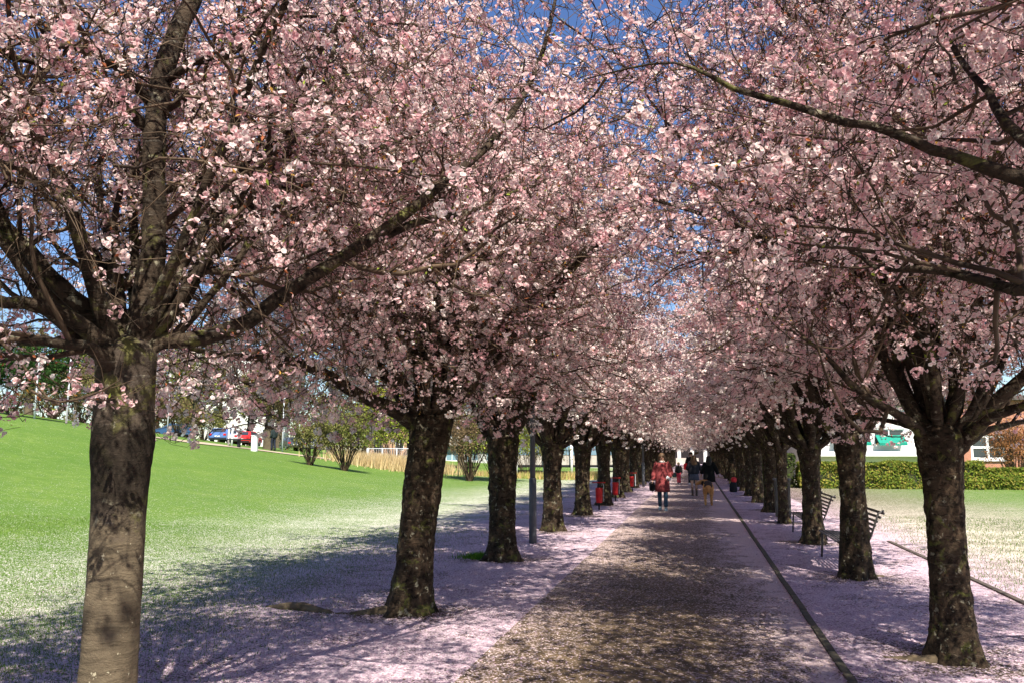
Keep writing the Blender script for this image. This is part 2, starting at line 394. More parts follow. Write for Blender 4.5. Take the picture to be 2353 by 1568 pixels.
# ------------------------------------------------------------------ cherry trees
def grow(P0, D0, L, S, wig, trop, rng, ztop=6.0, zlow=2.0):
    N = len(P0); P = np.empty((N, S+1, 3)); P[:, 0] = P0; D = D0.copy(); st = (L/S)[:, None]
    for s in range(S):
        D = D+rng.normal(0, wig, (N, 3)); D[:, 2] += trop
        z = P[:, s, 2]
        D[:, 2] -= np.clip((z-ztop+.5)*.5, 0, .6); D[:, 2] += np.clip((zlow+.35-z)*.8, 0, .6)
        D /= np.linalg.norm(D, axis=1, keepdims=True); P[:, s+1] = P[:, s]+D*st
    return P
def spawn(P, n, tmin, tmax, a0, a1, rng, flat=.0):
    N, S, _ = P.shape; idx = np.repeat(np.arange(N), n); M = len(idx)
    t = (np.tile(np.arange(n), N)+rng.random(M))/n; t = (tmin+(tmax-tmin)*t)*(S-1); i = np.clip(t.astype(int), 0, S-2); u = (t-i)[:, None]
    A = P[idx, i]; B = P[idx, i+1]; T = B-A; T /= np.linalg.norm(T, axis=1, keepdims=True)+1e-9
    q = rng.normal(size=(M, 3)); q[:, 2] *= (1-flat); q -= (q*T).sum(1, keepdims=True)*T; q /= np.linalg.norm(q, axis=1, keepdims=True)+1e-9
    a = rng.uniform(a0, a1, M)[:, None]
    return A+(B-A)*u, T*np.cos(a)+q*np.sin(a), idx, t/(S-1)
def taper(N, S, r0, r1): return r0[:, None]*(1-np.linspace(0, 1, S))[None]+r1[:, None]*np.linspace(0, 1, S)[None]

def flower_template(petals=5, kite=False):
    V = [(0, 0, 0)]; F = []
    for k in range(petals):
        a = 2*PI*k/petals; w = .60
        def pt(r, an, z): V.append((r*math.cos(an), r*math.sin(an), z)); return len(V)-1
        l = pt(.80, a-w, .26); 
        if kite: t = pt(1.08, a, .16)
        r = pt(.80, a+w, .26)
        F.append([0, l, t, r] if kite else [0, l, r])
    return np.array(V), np.array(F)
QUADF = (np.array([(.95, .1, .22), (-.05, 1.0, .05), (-.95, -.1, .22), (.1, -.9, -.05)]), np.array([[0, 1, 2, 3]]))
def scatter_template(C, Nrm, size, T, F, rng):
    """place the template at C, facing Nrm"""
    M = len(C); Nrm = Nrm/(np.linalg.norm(Nrm, axis=1, keepdims=True)+1e-9)
    r = rng.normal(size=(M, 3)); A = np.cross(Nrm, r); A /= np.linalg.norm(A, axis=1, keepdims=True)+1e-9; B = np.cross(Nrm, A)
    V = C[:, None]+size[:, None, None]*(A[:, None]*T[None, :, 0:1]+B[:, None]*T[None, :, 1:2]+Nrm[:, None]*T[None, :, 2:3])
    Fi = F[None]+(np.arange(M)*len(T))[:, None, None]
    return V.reshape(-1, 3), Fi.reshape(-1, F.shape[1])
PINKS = np.array([(.92, .74, .71), (.90, .67, .66), (.93, .82, .77), (.84, .58, .59), (.92, .78, .75), (.94, .86, .81)])

def trunk_mesh(name, h, r, seed, mat, parent, burl=None, lean=(0, 0), top=1.28, smooth_low=False, sides=48, rings=84):
    V = []
    for j in range(rings):
        t = j/(rings-1); z = -.08+t*(h+.08)
        rr = r*(1+.10*math.exp(-z*5))*(1-.10*math.sin(PI*min(1, max(0, z/h))))
        rr *= 1+(top-1)*max(0, (z/h-.62)/.38)**1.6
        if burl: rr *= 1+burl[2]*math.exp(-((z-burl[0])/burl[1])**2)
        if z > h-.14: rr *= math.sqrt(max(.02, 1-((z-(h-.14))/.145)**2))
        for k in range(sides):
            a = 2*PI*k/sides; ca, sa = math.cos(a), math.sin(a)
            fl = .46*r*math.exp(-max(z, 0)*6.5)*(.5+.5*math.cos(a*5+seed)+.35*math.cos(a*3+seed*2))
            q = Vector((ca*1.2, sa*1.2, z*1.1+seed*3.1)); q2 = Vector((ca*4, sa*4, z*7+seed)); q3 = Vector((ca*10, sa*10, z*26+seed))
            q4 = Vector((ca*7, sa*7, z*9+seed)); rough = (.15*mnoise.noise(q)+(.028 if smooth_low else .085)*mnoise.noise(q2)+(.016 if smooth_low else .05)*mnoise.noise(q3)+(.01 if smooth_low else .06)*mnoise.noise(q4))
            rl = rr*(1+rough)+fl
            if burl and abs(z-burl[0]) < burl[1]*2: rl += rr*.09*abs(mnoise.noise(q3*.8))*math.exp(-((z-burl[0])/burl[1])**2)
            V.append((ca*rl+lean[0]*z, sa*rl+lean[1]*z, z))
    i = np.arange(rings-1)[:, None]*sides; k = np.arange(sides)[None]; k2 = (k+1) % sides
    F = np.stack([i+k, i+k2, i+sides+k2, i+sides+k], -1).reshape(-1, 4)
    return np_mesh(name, V, [F, (np.arange(sides)+(rings-1)*sides)[None]], mat, parent, smooth=True)

def cherry(loc, seed, custom=None, limb_dirs=None, fork=2.2, r=.21, mat=M_BARK, burl=None, lean=(0, 0), n1=9, n2=8, n3=5, kite=False,
           dens=1.0, ztop=6.2, zlow=1.95, fsize=.0205, top=1.28, smooth_low=False, keep=None, trunk=True, reach=4.2, nfl=1.0, droop=-.015):
    """one cherry tree: trunk, limbs, twigs, blossom. custom: list of (world points, radii)"""
    rng = np.random.default_rng(seed); root = empty('cherry_tree', (loc[0], loc[1], 0)); L = np.array([loc[0], loc[1], 0.])
    if trunk: trunk_mesh('trunk', fork, r, seed, mat, root, burl, lean, top, smooth_low)
    limbs = []
    for pts, rad in (custom or []):
        Q, R_ = resample(np.array(pts)-L, rad, 26); limbs.append((Q, R_))
    fk = np.array([lean[0]*fork, lean[1]*fork, fork-.12])
    for (az, el, ln, rr) in (limb_dirs or []):
        a = math.radians(az); e = math.radians(el); d = np.array([math.cos(a)*math.cos(e), math.sin(a)*math.cos(e), math.sin(e)])
        P = grow((fk+d*[.05, .05, .0])[None], d[None], np.array([ln]), 14, .10, -.012, rng, ztop-.3, zlow+.5)[0]
        Q, R_ = resample(P, np.linspace(rr, rr*.28, 15)*(1+.1*rng.normal(size=15)), 26); limbs.append((Q, R_))
    for Q, R_ in limbs:
        Q = Q+np.cumsum(rng.normal(0, .0035, Q.shape), axis=0)
        V, F = tubes(Q[None], R_[None], 10); V = V+rng.normal(0, 1, V.shape)*np.repeat(R_, 10)[:, None]*.055
        np_mesh('limb', V, [F, (np.arange(10)+25*10)[None]], M_LIMB, root, smooth=True)
    LP = np.stack([q for q, _ in limbs]); LR = np.stack([x for _, x in limbs]); nl = len(LP)
    # secondary branches
    s, d, idx, t = spawn(LP, n1, .16, 1.0, .5, 1.25, rng)
    # thick limbs throw strong forks too
    ln = rng.uniform(1.1, 2.4, len(s))*(1.1-.3*t); r1 = np.clip(LR[idx, (t*25).astype(int)]*.55, .008, .026)
    d[:, 2] += .04
    B1 = grow(s, d/np.linalg.norm(d, axis=1, keepdims=True), ln, 8, .20, .0, rng, ztop, zlow); R1 = taper(len(s), 9, r1, r1*.3)
    # keep the crown inside its reach
    s, d, idx, t = spawn(B1, n2, .12, 1.0, .5, 1.3, rng)
    ln = rng.uniform(.5, 1.25, len(s))*(1.1-.3*t); r2 = np.clip(R1[idx, (t*8).astype(int)]*.5, .0034, .009)
    B2 = grow(s, d, ln, 6, .26, droop, rng, ztop, zlow); R2 = taper(len(s), 7, r2, r2*.35)
    s, d, idx, t = spawn(B2, n3, .1, 1.0, .5, 1.3, rng)
    ln = rng.uniform(.18, .62, len(s)); r3 = np.full(len(s), .0030)
    B3 = grow(s, d, ln, 4, .28, droop, rng, ztop+.2, zlow-.15); R3 = taper(len(s), 5, r3, r3*.5)
    rad = np.hypot(B3[:, 0, 0], B3[:, 0, 1]); ok = rad < reach+.6
    if keep is not None: ok &= keep(B3[:, 2]+L)
    ok = ok & (B3[:, :, 2].min(1) > zlow-.12) if len(ok) == len(B3) else ok
    ok2 = np.hypot(B2[:, 3, 0], B2[:, 3, 1]) < reach+.6
    if keep is not None: ok2 &= keep(B2[:, 0]+L) & keep(B2[:, 3]+L)
    ok2 &= B2[:, :, 2].min(1) > zlow-.12
    B2 = B2[ok2]; R2 = R2[ok2]; B3 = B3[ok]; R3 = R3[ok]
    bare = lambda p: (np.hypot(p[:, 0], p[:, 1]) > (.85 if kite == 'quad' else .38)) | (p[:, 2] > fork+(.75 if kite == 'quad' else .25))      # limbs are bare where they leave the trunk
    q1 = bare(B1[:, 0]) & bare(B1[:, 4]) & bare(B1[:, -1]); B1 = B1[q1]; R1 = R1[q1]
    q2 = bare(B2[:, 0]) & bare(B2[:, -1]); B2 = B2[q2]; R2 = R2[q2]; q3 = bare(B3[:, 0]) & bare(B3[:, -1]); B3 = B3[q3]; R3 = R3[q3]
    if keep is not None:
        ok1 = keep(B1[:, 0]+L) & keep(B1[:, -1]+L); B1 = B1[ok1]; R1 = R1[ok1]
    parts = [tubes(B1, R1, 5), tubes(B2, R2, 4), tubes(B3, R3, 3)]
    off = 0; VV = []; FF = []
    for V, F in parts: VV.append(V); FF.append(F+off); off += len(V)
    tw = np_mesh('twigs', np.concatenate(VV), [np.concatenate(FF)], M_TWIG, root, smooth=True); tw['kind'] = 'stuff'
    # blossom: clusters strung along the twigs
    def clusters(B, per, jit):
        N, S, _ = B.shape; M = N*per; i = np.repeat(np.arange(N), per); t = rng.random(M)*(S-1); k = np.clip(t.astype(int), 0, S-2); u = (t-k)[:, None]
        c = B[i, k]*(1-u)+B[i, k+1]*u; c = c+rng.normal(0, jit, (M, 3)); c[:, 2] -= .012; return c
    C = np.concatenate([clusters(B3, 2, .02), clusters(B2, 3, .03), clusters(B1, 5, .05)])
    C = C[bare(C)]
    if keep is not None: C = C[keep(C+L)]
    # uneven flowering: whole sprays bare, others heavy
    fld = (np.sin(C[:, 0]*2.1+seed)+np.sin(C[:, 1]*2.6+seed*1.3)+np.sin(C[:, 2]*3.3+seed*.7)+rng.normal(0, .8, len(C)))
    C = C[(fld > -1.7+(1-dens)*2) | (rng.random(len(C)) < .35)]
    nf = (np.clip(rng.geometric(.125, len(C)), 2, 20)*nfl).astype(int); idx = np.repeat(np.arange(len(C)), nf); M = len(idx)
    off3 = rng.normal(0, 1, (M, 3)); off3 /= np.linalg.norm(off3, axis=1, keepdims=True)
    rad = (rng.uniform(.012, .028, M)*(1+.042*np.minimum(nf[idx], 22)))[:, None]; pos = C[idx]+off3*rad; nrm = off3+rng.normal(0, .35, (M, 3))
    T, F = QUADF if kite == 'quad' else flower_template(5, kite)
    sz = fsize*rng.uniform(.62, 1.12, M)
    V, FF = scatter_template(pos, nrm, sz, T, F, rng)
    cc = PINKS[rng.integers(0, len(PINKS), len(C))]*rng.uniform(.88, 1.08, (len(C), 1)); cf = cc[idx]*rng.uniform(.9, 1.08, (M, 1)); cf = np.clip(cf, 0, .95)
    colr = np.repeat(cf, len(T), axis=0)
    core = np.arange(M)*len(T)
    if kite != 'quad': colr[core] = colr[core]*[.85, .55, .60]
    bl = np_mesh('blossom', V, [FF], M_BLOSSOM, root, col=colr); bl['kind'] = 'stuff'
    # young leaves, bronze and green, and red calyces
    K = int(len(C)*(.5 if kite == 'quad' else .85)); ci = rng.integers(0, len(C), K); o3 = rng.normal(0, .03, (K, 3)); LT = np.array([(0, 0, 0), (.5, .28, .1), (1.15, 0, -.05), (.5, -.28, .1)]); LF = np.array([[0, 1, 2, 3]])
    V, FF = scatter_template(C[ci]+o3, o3+rng.normal(0, .03, (K, 3)), rng.uniform(.018, .046, K)*(1 if kite == 'quad' else .66), LT, LF, rng)
    kinds = rng.random(K); lc = np.where(kinds[:, None] < .66, np.array([[.36, .125, .06]]), np.where(kinds[:, None] < .86, np.array([[.27, .33, .055]]), np.array([[.42, .24, .06]])))*rng.uniform(.6, 1.3, (K, 1))
    lf = np_mesh('young_leaves', V, [FF], M_LEAF, root, col=np.repeat(lc, 4, axis=0)); lf['kind'] = 'stuff'
    return root
STD = [(a+random.uniform(-12, 12), random.choice((12, 20, 30, 42)), random.uniform(3.3, 4.2), random.uniform(.048, .068)) for a in range(0, 360, 40)]+[(60, 80, 3.0, .055), (200, 70, 3.2, .055)]
STD2 = [(a+random.uniform(-14, 14), random.choice((10, 20, 32, 45)), random.uniform(3.3, 4.2), random.uniform(.045, .07)) for a in range(20, 380, 40)]+[(110, 78, 3.0, .055), (280, 72, 3.1, .055)]
def open_view(limbs, prob, rng_=np.random.default_rng(5)):
    # the crown is thin on the near side of its main limbs
    L_ = np.concatenate([resample(p_, r__, 40)[0] for p_, r__ in limbs])-[0, 0, EYE]; dl = np.linalg.norm(L_, axis=1); lead = np.arange(len(dl)) < 40; ul = L_/dl[:, None]
    def f(p):
        q = p-np.array([0, 0, EYE]); d = np.linalg.norm(q, axis=1); u = q/d[:, None]
        c = u@ul.T; hit = (c > math.cos(.024)) & (d[:, None] < dl[None]+.02)
        return keep_clear(p) & ~(hit.any(1) & (rng_.random(len(p)) < prob)) & ~(hit[:, lead].any(1) & (rng_.random(len(p)) < .9))
    return f
def keep_clear(p):                                   # nothing grows right in front of the viewer's face
    q = p-np.array([0, 0, EYE]); over_path = (p[:, 0] > -2.1) & (p[:, 0] < 1.3) & (p[:, 2] < 2.55)      # headroom over the path
    return ((np.linalg.norm(q, axis=1) > 2.2) | (p[:, 2] > 3.6)) & ~over_path

LX, RX = -3.17, 2.17
H1 = 4.69
L1 = [
 ([at(300, 840, 4.7), at(325, 730, 4.72), at(343, 560, 4.74), at(345, 400, 4.75), at(352, 240, 4.78), at(380, 110, 4.82), at(430, 0, 4.9), at(450, -90, 5.0), at(440, -190, 5.1)], [.095, .080, .070, .066, .064, .060, .056, .040, .015]),
 ([at(300, 830, 4.7), at(350, 783, 4.75), at(450, 776, 4.85), at(560, 738, 4.95), at(640, 682, 5.1), at(780, 592, 5.25), at(920, 500, 5.45), at(1010, 430, 5.6), at(1130, 330, 5.9), at(1215, 200, 6.2), at(1262, 80, 6.4), at(1285, -40, 6.6)], [.07, .052, .046, .047, .045, .042, .038, .034, .030, .024, .018, .010]),
 ([at(780, 592, 5.25), at(860, 548, 5.4), at(940, 515, 5.5), at(1010, 500, 5.6), at(1085, 487, 5.8), at(1180, 440, 6.0), at(1260, 420, 6.2)], [.038, .032, .028, .025, .022, .012, .006]),
 ([at(270, 840, 4.68), at(225, 745, 4.62), at(130, 652, 4.5), at(60, 575, 4.45), at(0, 515, 4.4), at(-90, 420, 4.3), at(-180, 330, 4.3)], [.075, .055, .048, .044, .040, .030, .015]),
 ([at(265, 840, 4.6), at(215, 765, 4.5), at(130, 712, 4.35), at(60, 688, 4.2), at(-10, 680, 4.1), at(-140, 650, 4.0), at(-260, 600, 3.9)], [.075, .048, .042, .036, .030, .022, .012]),
 ([at(275, 840, 4.7), at(268, 720, 4.85), at(262, 620, 5.1), at(240, 500, 5.4), at(215, 380, 5.8)], [.08, .058, .045, .03, .015]),
 ([at(330, 800, 4.7), at(400, 705, 4.85), at(465, 635, 5.1), at(540, 560, 5.5), at(600, 480, 5.9)], [.035, .024, .020, .015, .008]),
 ([at(352, 300, 4.78), at(312, 268, 4.7), at(250, 205, 4.6), at(170, 160, 4.5), at(90, 140, 4.4), at(0, 120, 4.2), at(-90, 90, 4.1)], [.045, .036, .030, .027, .022, .016, .008]),
 ([at(350, 240, 4.78), at(300, 180, 4.6), at(220, 120, 4.4), at(120, 95, 4.2), at(40, 80, 4.1), at(-60, 40, 4.0)], [.034, .026, .024, .020, .014, .008]),
 ([at(350, 265, 4.78), at(400, 235, 4.7), at(450, 215, 4.6), at(480, 255, 4.5), at(505, 290, 4.45)], [.030, .024, .020, .015, .010]),
 ([at(352, 200, 4.8), at(430, 150, 4.7), at(520, 130, 4.6), at(620, 60, 4.5), at(720, 40, 4.5), at(840, 20, 4.5)], [.03, .022, .018, .014, .010, .006]),
 ([at(262, 850, 4.62), at(205, 800, 4.4), at(110, 775, 4.25), at(0, 770, 4.15), at(-110, 780, 4.1)], [.06, .032, .026, .018, .008]),
 ([at(280, 850, 4.75), at(190, 790, 5.1), at(70, 780, 5.5), at(-60, 790, 5.9)], [.06, .030, .022, .008]),
 ([at(360, 440, 4.75), at(470, 408, 4.9), at(560, 400, 5.2), at(650, 430, 5.6), at(760, 420, 6.1)], [.030, .024, .020, .016, .008]),
]
t1 = cherry((LX, 4.10), 11, L1, [(30, 42, 4.3, .034), (55, 50, 4.2, .032), (-5, 48, 4.0, .030), (75, 35, 3.3, .05), (120, 4, 3.4, .04), (150, 20, 3.2, .05), (175, 10, 3.6, .035), (205, 16, 3.5, .035), (228, 6, 3.3, .03), (100, 22, 3.4, .035), (250, 35, 2.8, .045), (40, 12, 3.2, .03)], fork=2.42, r=.155, mat=M_BARK_PALE, burl=(1.80, .20, .10), lean=(.0, .0), top=1.12, smooth_low=True, n1=8, n2=8, n3=4, fsize=.0185, nfl=.8, zlow=2.02, keep=open_view([L1[0], L1[1], L1[3], L1[4]], .8))
tag(t1, 'nearest cherry tree on the left with smooth pale lower trunk, dark burl and mossy top', 'cherry tree', 'cherry trees lining the path')
HR = 7.29
R1L = [
 ([at(2160, 1030, HR), at(2155, 950, HR), at(2125, 850, HR-.05), at(2085, 740, HR-.1), at(2062, 655, HR-.2), at(2010, 600, HR-.3), at(1920, 565, HR-.4), at(1850, 552, HR-.4), at(1800, 566, HR-.5), at(1730, 540, HR-.5), at(1640, 500, HR-.5), at(1500, 460, HR-.4), at(1400, 430, HR-.3)], [.10, .080, .070, .062, .052, .042, .036, .030, .028, .024, .020, .013, .006]),
 ([at(2190, 1030, HR), at(2255, 945, HR), at(2320, 890, HR-.1), at(2410, 800, HR-.2), at(2480, 700, HR-.3), at(2540, 600, HR-.3)], [.10, .070, .060, .048, .03, .012]),
 ([at(2200, 1030, HR), at(2260, 968, HR-.3), at(2350, 935, HR-.6), at(2450, 910, HR-.9), at(2550, 860, HR-1.2)], [.07, .045, .036, .026, .012]),
 ([at(2150, 1030, HR), at(2080, 960, HR-.1), at(2020, 925, HR-.2), at(1950, 870, HR-.3), at(1890, 800, HR-.4), at(1800, 740, HR-.6)], [.07, .04, .034, .028, .02, .010]),
 ([at(2175, 1030, HR), at(2190, 900, HR+.2), at(2195, 760, HR+.5), at(2230, 620, HR+.8), at(2260, 480, HR+1.2), at(2250, 330, HR+1.5)], [.08, .045, .036, .03, .022, .010]),
 ([at(2200, 1030, HR), at(2270, 985, HR+.3), at(2360, 965, HR+.6), at(2470, 960, HR+.8)], [.06, .032, .022, .008]),
 ([at(2170, 1030, HR), at(2105, 985, HR+.4), at(2030, 965, HR+.9), at(1960, 960, HR+1.6)], [.06, .030, .022, .008]),
 ([at(2062, 655, HR-.2), at(2100, 615, HR-.4), at(2180, 600, HR-.7), at(2280, 620, HR-1.0), at(2400, 660, HR-1.3)], [.042, .036, .032, .03, .015]),
 ([at(2062, 655, HR-.2), at(2010, 560, HR-.1), at(1900, 500, HR+.1), at(1800, 480, HR+.3), at(1700, 450, HR+.5), at(1600, 400, HR+.8)], [.04, .030, .026, .022, .016, .008]),
]
t2 = cherry((2.11, 7.94), 23, R1L, [(160, 42, 4.0, .05), (125, 45, 3.8, .05), (80, 30, 3.2, .055), (130, 20, 3.2, .05), (165, 14, 3.2, .035), (250, 35, 2.9, .05), (300, 30, 3.4, .045), (20, 20, 3.6, .045), (340, 15, 3.5, .04), (0, 5, 3.7, .035), (318, 8, 3.5, .035), (45, 8, 3.6, .035)], fork=2.02, r=.172, top=1.25, n1=8, n2=7, n3=4, fsize=.0195, keep=open_view([R1L[0], R1L[1], R1L[7]], .8))
tag(t2, 'nearest cherry tree on the right with rough dark trunk forking into thick mossy limbs', 'cherry tree', 'cherry trees lining the path')
R0L = [
 ([at(2560, 560, 2.9), at(2420, 440, 3.1), at(2300, 400, 3.2), at(2200, 365, 3.3), at(2130, 345, 3.35), at(2020, 300, 3.4), at(1930, 285, 3.45), at(1830, 250, 3.5), at(1700, 215, 3.6), at(1640, 188, 3.6), at(1560, 150, 3.7), at(1450, 165, 3.8), at(1350, 190, 3.9)], [.05, .034, .030, .026, .023, .020, .018, .016, .013, .011, .006, .005, .003]),
 ([at(2560, 760, 3.0), at(2420, 670, 3.2), at(2340, 655, 3.4), at(2250, 632, 3.6), at(2130, 615, 3.8), at(2040, 610, 4.1), at(1960, 560, 4.3)], [.05, .030, .026, .022, .018, .012, .007]),
 ([at(2560, 520, 2.9), at(2440, 380, 3.1), at(2330, 300, 3.4), at(2260, 200, 3.7), at(2180, 90, 4.0), at(2120, -20, 4.3)], [.05, .030, .024, .018, .012, .007]),
]
t3 = cherry((RX+.15, 3.15), 31, R0L, [(150, 48, 4.0, .045), (125, 55, 3.9, .045), (170, 60, 3.6, .045), (80, 45, 3.2, .055), (40, 25, 3.6, .055), (5, 35, 3.6, .055), (335, 25, 3.6, .05), (300, 40, 3.2, .05), (255, 50, 3.0, .05), (210, 60, 3.0, .05)], fork=2.15, r=.2, n1=7, n2=7, n3=5, kite=False, zlow=2.3, fsize=.0185, keep=open_view([R0L[0]], .7))
tag(t3, 'cherry tree out of frame on the right with branches overhead', 'cherry tree', 'cherry trees lining the path')
L2L = [
 ([at(965, 975, 9.42), at(905, 940, 9.3), at(820, 905, 9.1), at(740, 855, 8.9), at(680, 830, 8.7), at(600, 820, 8.5), at(500, 810, 8.2), at(400, 790, 8.0)], [.12, .085, .072, .062, .052, .044, .034, .018]),
 ([at(965, 975, 9.42), at(920, 900, 9.5), at(860, 845, 9.5), at(800, 780, 9.4), at(740, 700, 9.3), at(690, 600, 9.2)], [.10, .055, .046, .04, .03, .014]),
 ([at(975, 985, 9.42), at(965, 880, 9.5), at(950, 800, 9.6), at(930, 700, 9.7), at(925, 600, 9.8), at(910, 500, 9.9)], [.10, .058, .048, .04, .03, .014]),
 ([at(985, 975, 9.42), at(1040, 885, 9.4), at(1100, 820, 9.35), at(1200, 745, 9.3), at(1260, 690, 9.2), at(1330, 600, 9.0), at(1420, 520, 8.8), at(1500, 440, 8.6)], [.12, .075, .072, .066, .05, .04, .03, .012]),
 ([at(995, 985, 9.42), at(1005, 880, 9.2), at(1010, 780, 9.0), at(1040, 660, 8.8), at(1090, 540, 8.6)], [.08, .042, .036, .028, .012]),
]
t4 = cherry((LX, 8.94), 41, L2L, [(20, 40, 4.0, .05), (55, 48, 3.8, .05), (105, 5, 3.9, .04), (135, 3, 4.0, .045), (160, 5, 4.0, .045), (190, 3, 3.8, .04), (215, 6, 3.7, .04), (90, 25, 3.4, .06), (130, 15, 3.5, .05), (165, 8, 3.7, .05), (50, 18, 3.4, .055), (15, 12, 3.3, .045), (260, 30, 3.0, .045), (215, 25, 3.3, .05)], fork=2.22, r=.218, top=1.18, keep=open_view([L2L[0], L2L[3]], .8), n1=7, n2=7, n3=5, kite='quad', nfl=1.35, fsize=.0225, lean=(.11, .02), zlow=1.9, droop=-.012)
tag(t4, 'thick leaning cherry tree with an exposed root, second in the left row', 'cherry tree', 'cherry trees lining the path')
g1 = cherry((LX, 13.54), 51, None, STD, fork=2.12, r=.235, n1=8, n2=7, n3=5, kite='quad', nfl=1.15, top=1.3, zlow=2.1, fsize=.0255)
def layer(root, rz, sc, limbs=True, src=None):          # a second set of limbs and sprays, sharing the first one's meshes
    for ch in list((src or g1).children):
        b = ch.name.split('.')[0]
        if b in ('twigs', 'blossom', 'young_leaves') or (b == 'limb' and limbs):
            c = ch.copy(); COL.objects.link(c); c.parent = root; c.rotation_euler = (0, 0, rz); c.scale = sc; c['layer'] = 1
base_kids = list(g1.children)
layer(g1, 2.05, (1.12, 1.04, .93))
g2 = copy_tree(g1); g2.location = (2.18, 12.76, 0)
for ch in g2.children:
    ch.rotation_euler[2] += 1.1
    if ch.name.startswith('trunk'): ch.scale = (.86, .86, 1)
def only_first(o): return [c for c in o.children if not c.get('layer')]
class _S:                                              # the first layer of g1
    children = base_kids
def kids(o):
    q_ = type('_K', (), {}); q_.children = [c for c in o.children if not c.get('layer')]; return q_
K1, K2 = kids(t1), kids(t2)
def lift(root, n0, dz):
    for c in list(root.children)[n0:]: c.location[2] = dz
def layer_up(root, rz, sc, dz, src, limbs=False):
    old = set(root.children); layer(root, rz, sc, limbs, src)
    for c in root.children:
        if c not in old: c.location[2] = dz
layer_up(t4, .7, (1.02, 1.02, .98), 0, _S); layer_up(t4, PI+.3, (1.1, 1.1, 1.0), .08, K1)
layer_up(t2, PI-.25, (1.08, 1.08, 1.15), .25, K1)

ORD = ['', 'nearest', 'second', 'third', 'fourth', 'fifth', 'sixth', 'seventh', 'eighth', 'ninth', 'tenth', 'eleventh', 'twelfth']
tag(g1, 'cherry tree with a grass tuft at its foot, third in the left row', 'cherry tree', 'cherry trees lining the path')
tag(g2, 'cherry tree in front of the nearest slatted bench, second in the right row', 'cherry tree', 'cherry trees lining the path')
def place(src, x, y, rz, sc, label):
    c = copy_tree(src); c.location = (x, y, 0); c.rotation_euler = (0, 0, rz); c.scale = (sc[0]*1.20, sc[1]*1.20, sc[2]*1.03); c['label'] = label
    for ch in c.children:
        if ch.name.startswith('trunk'): ch.scale = (.84, .84, 1)
    return c
left_notes = {4: 'stocky cherry tree in the left row just past the grey lamp post', 5: 'cherry tree of the left row right before the nearest red bin',
              6: 'cherry tree of the left row between the two red bins', 7: 'cherry tree of the left row just past the second red bin'}
right_notes = {3: 'cherry tree of the right row beside the farther slatted bench', 4: 'slender cherry tree of the right row beside the grey litter box', 5: 'cherry tree of the right row just past the grey litter box'}
lys = {4: 18.89, 5: 23.97, 6: 28.6, 7: 33.6}; rys = {3: 17.29, 4: 22.12, 5: 26.2, 6: 31.2}
for i in range(4, 27):
    y = lys.get(i, 33.6+4.85*(i-7)); far = i > 12
    lab = left_notes.get(i) or (f'{ORD[i]} cherry tree from the viewer in the left row' if not far else 'distant cherry tree far down the left row of the avenue')
    s = random.uniform(.94, 1.05); w = s*(.97 if i != 4 else 1.0)
    place([g1, g2][i % 2], LX+random.uniform(-.08, .08), y, random.uniform(0, 6.28), (w, w, s*.98), lab)
for i in range(3, 27):
    y = rys.get(i, 31.2+4.75*(i-6)); far = i > 12
    lab = right_notes.get(i) or (f'{ORD[i]} cherry tree from the viewer in the right row' if not far else 'distant cherry tree far down the right row of the avenue')
    s = random.uniform(.95, 1.04); w = s*(.62 if i == 4 else .93)
    c = place([g2, g1][i % 2], RX+random.uniform(-.06, .06), y, random.uniform(0, 6.28), (s*.97, s*.97, s*.98), lab)
    for ch in c.children:
        if ch.name.startswith('trunk'): ch.scale = (w*.84, w*.84, 1)
# the trees beside and behind the viewer: they shade the foreground and roof it over
def thin_out(root):
    for c in list(root.children):
        if c.get('layer'): bpy.data.objects.remove(c)
thin_out(place(g1, LX, -.75, 1.0, (1, 1, 1.12), 'cherry tree beside the viewer on the left'))
thin_out(place(g2, LX, -5.6, 2.2, (1, 1, 1.1), 'cherry tree farther back on the left behind the viewer'))
thin_out(place(g2, RX+.1, -1.6, 3.0, (1, 1, 1.12), 'cherry tree behind the viewer on the right'))
thin_out(place(g1, RX+.1, -6.4, 4.0, (1, 1, 1.1), 'cherry tree farther back on the right behind the viewer'))
# exposed roots
M_ROOT = plain('root_bark', (.12, .09, .055), .95, var=.5, scale=9, bump=.8)
for pts, rad, par in ((([(.0, .0, .0), (-.35, -.15, -.01), (-.7, -.22, -.035), (-.95, -.18, -.01), (-1.2, -.12, .015), (-1.45, -.10, .01), (-1.8, .05, -.05)]), [.12, .06, .04, .05, .055, .045, .03], t4),
                      (([(.0, .1, .0), (.3, .2, -.01), (.55, .2, -.03), (.8, .1, -.05)]), [.09, .05, .04, .02], g2),
                      (([(.0, -.1, .0), (-.3, -.05, .0), (-.55, .0, -.02), (-.8, .0, -.04)]), [.09, .05, .035, .02], t2)):
    Q, R_ = resample(pts, rad, 22); Q += RNG.normal(0, .006, Q.shape); V, F = tubes(Q[None], R_[None], 10)
    np_mesh('root', V+np.array([0, 0, .012 if par is t4 else -.012]), [F], M_ROOT, par, smooth=True)

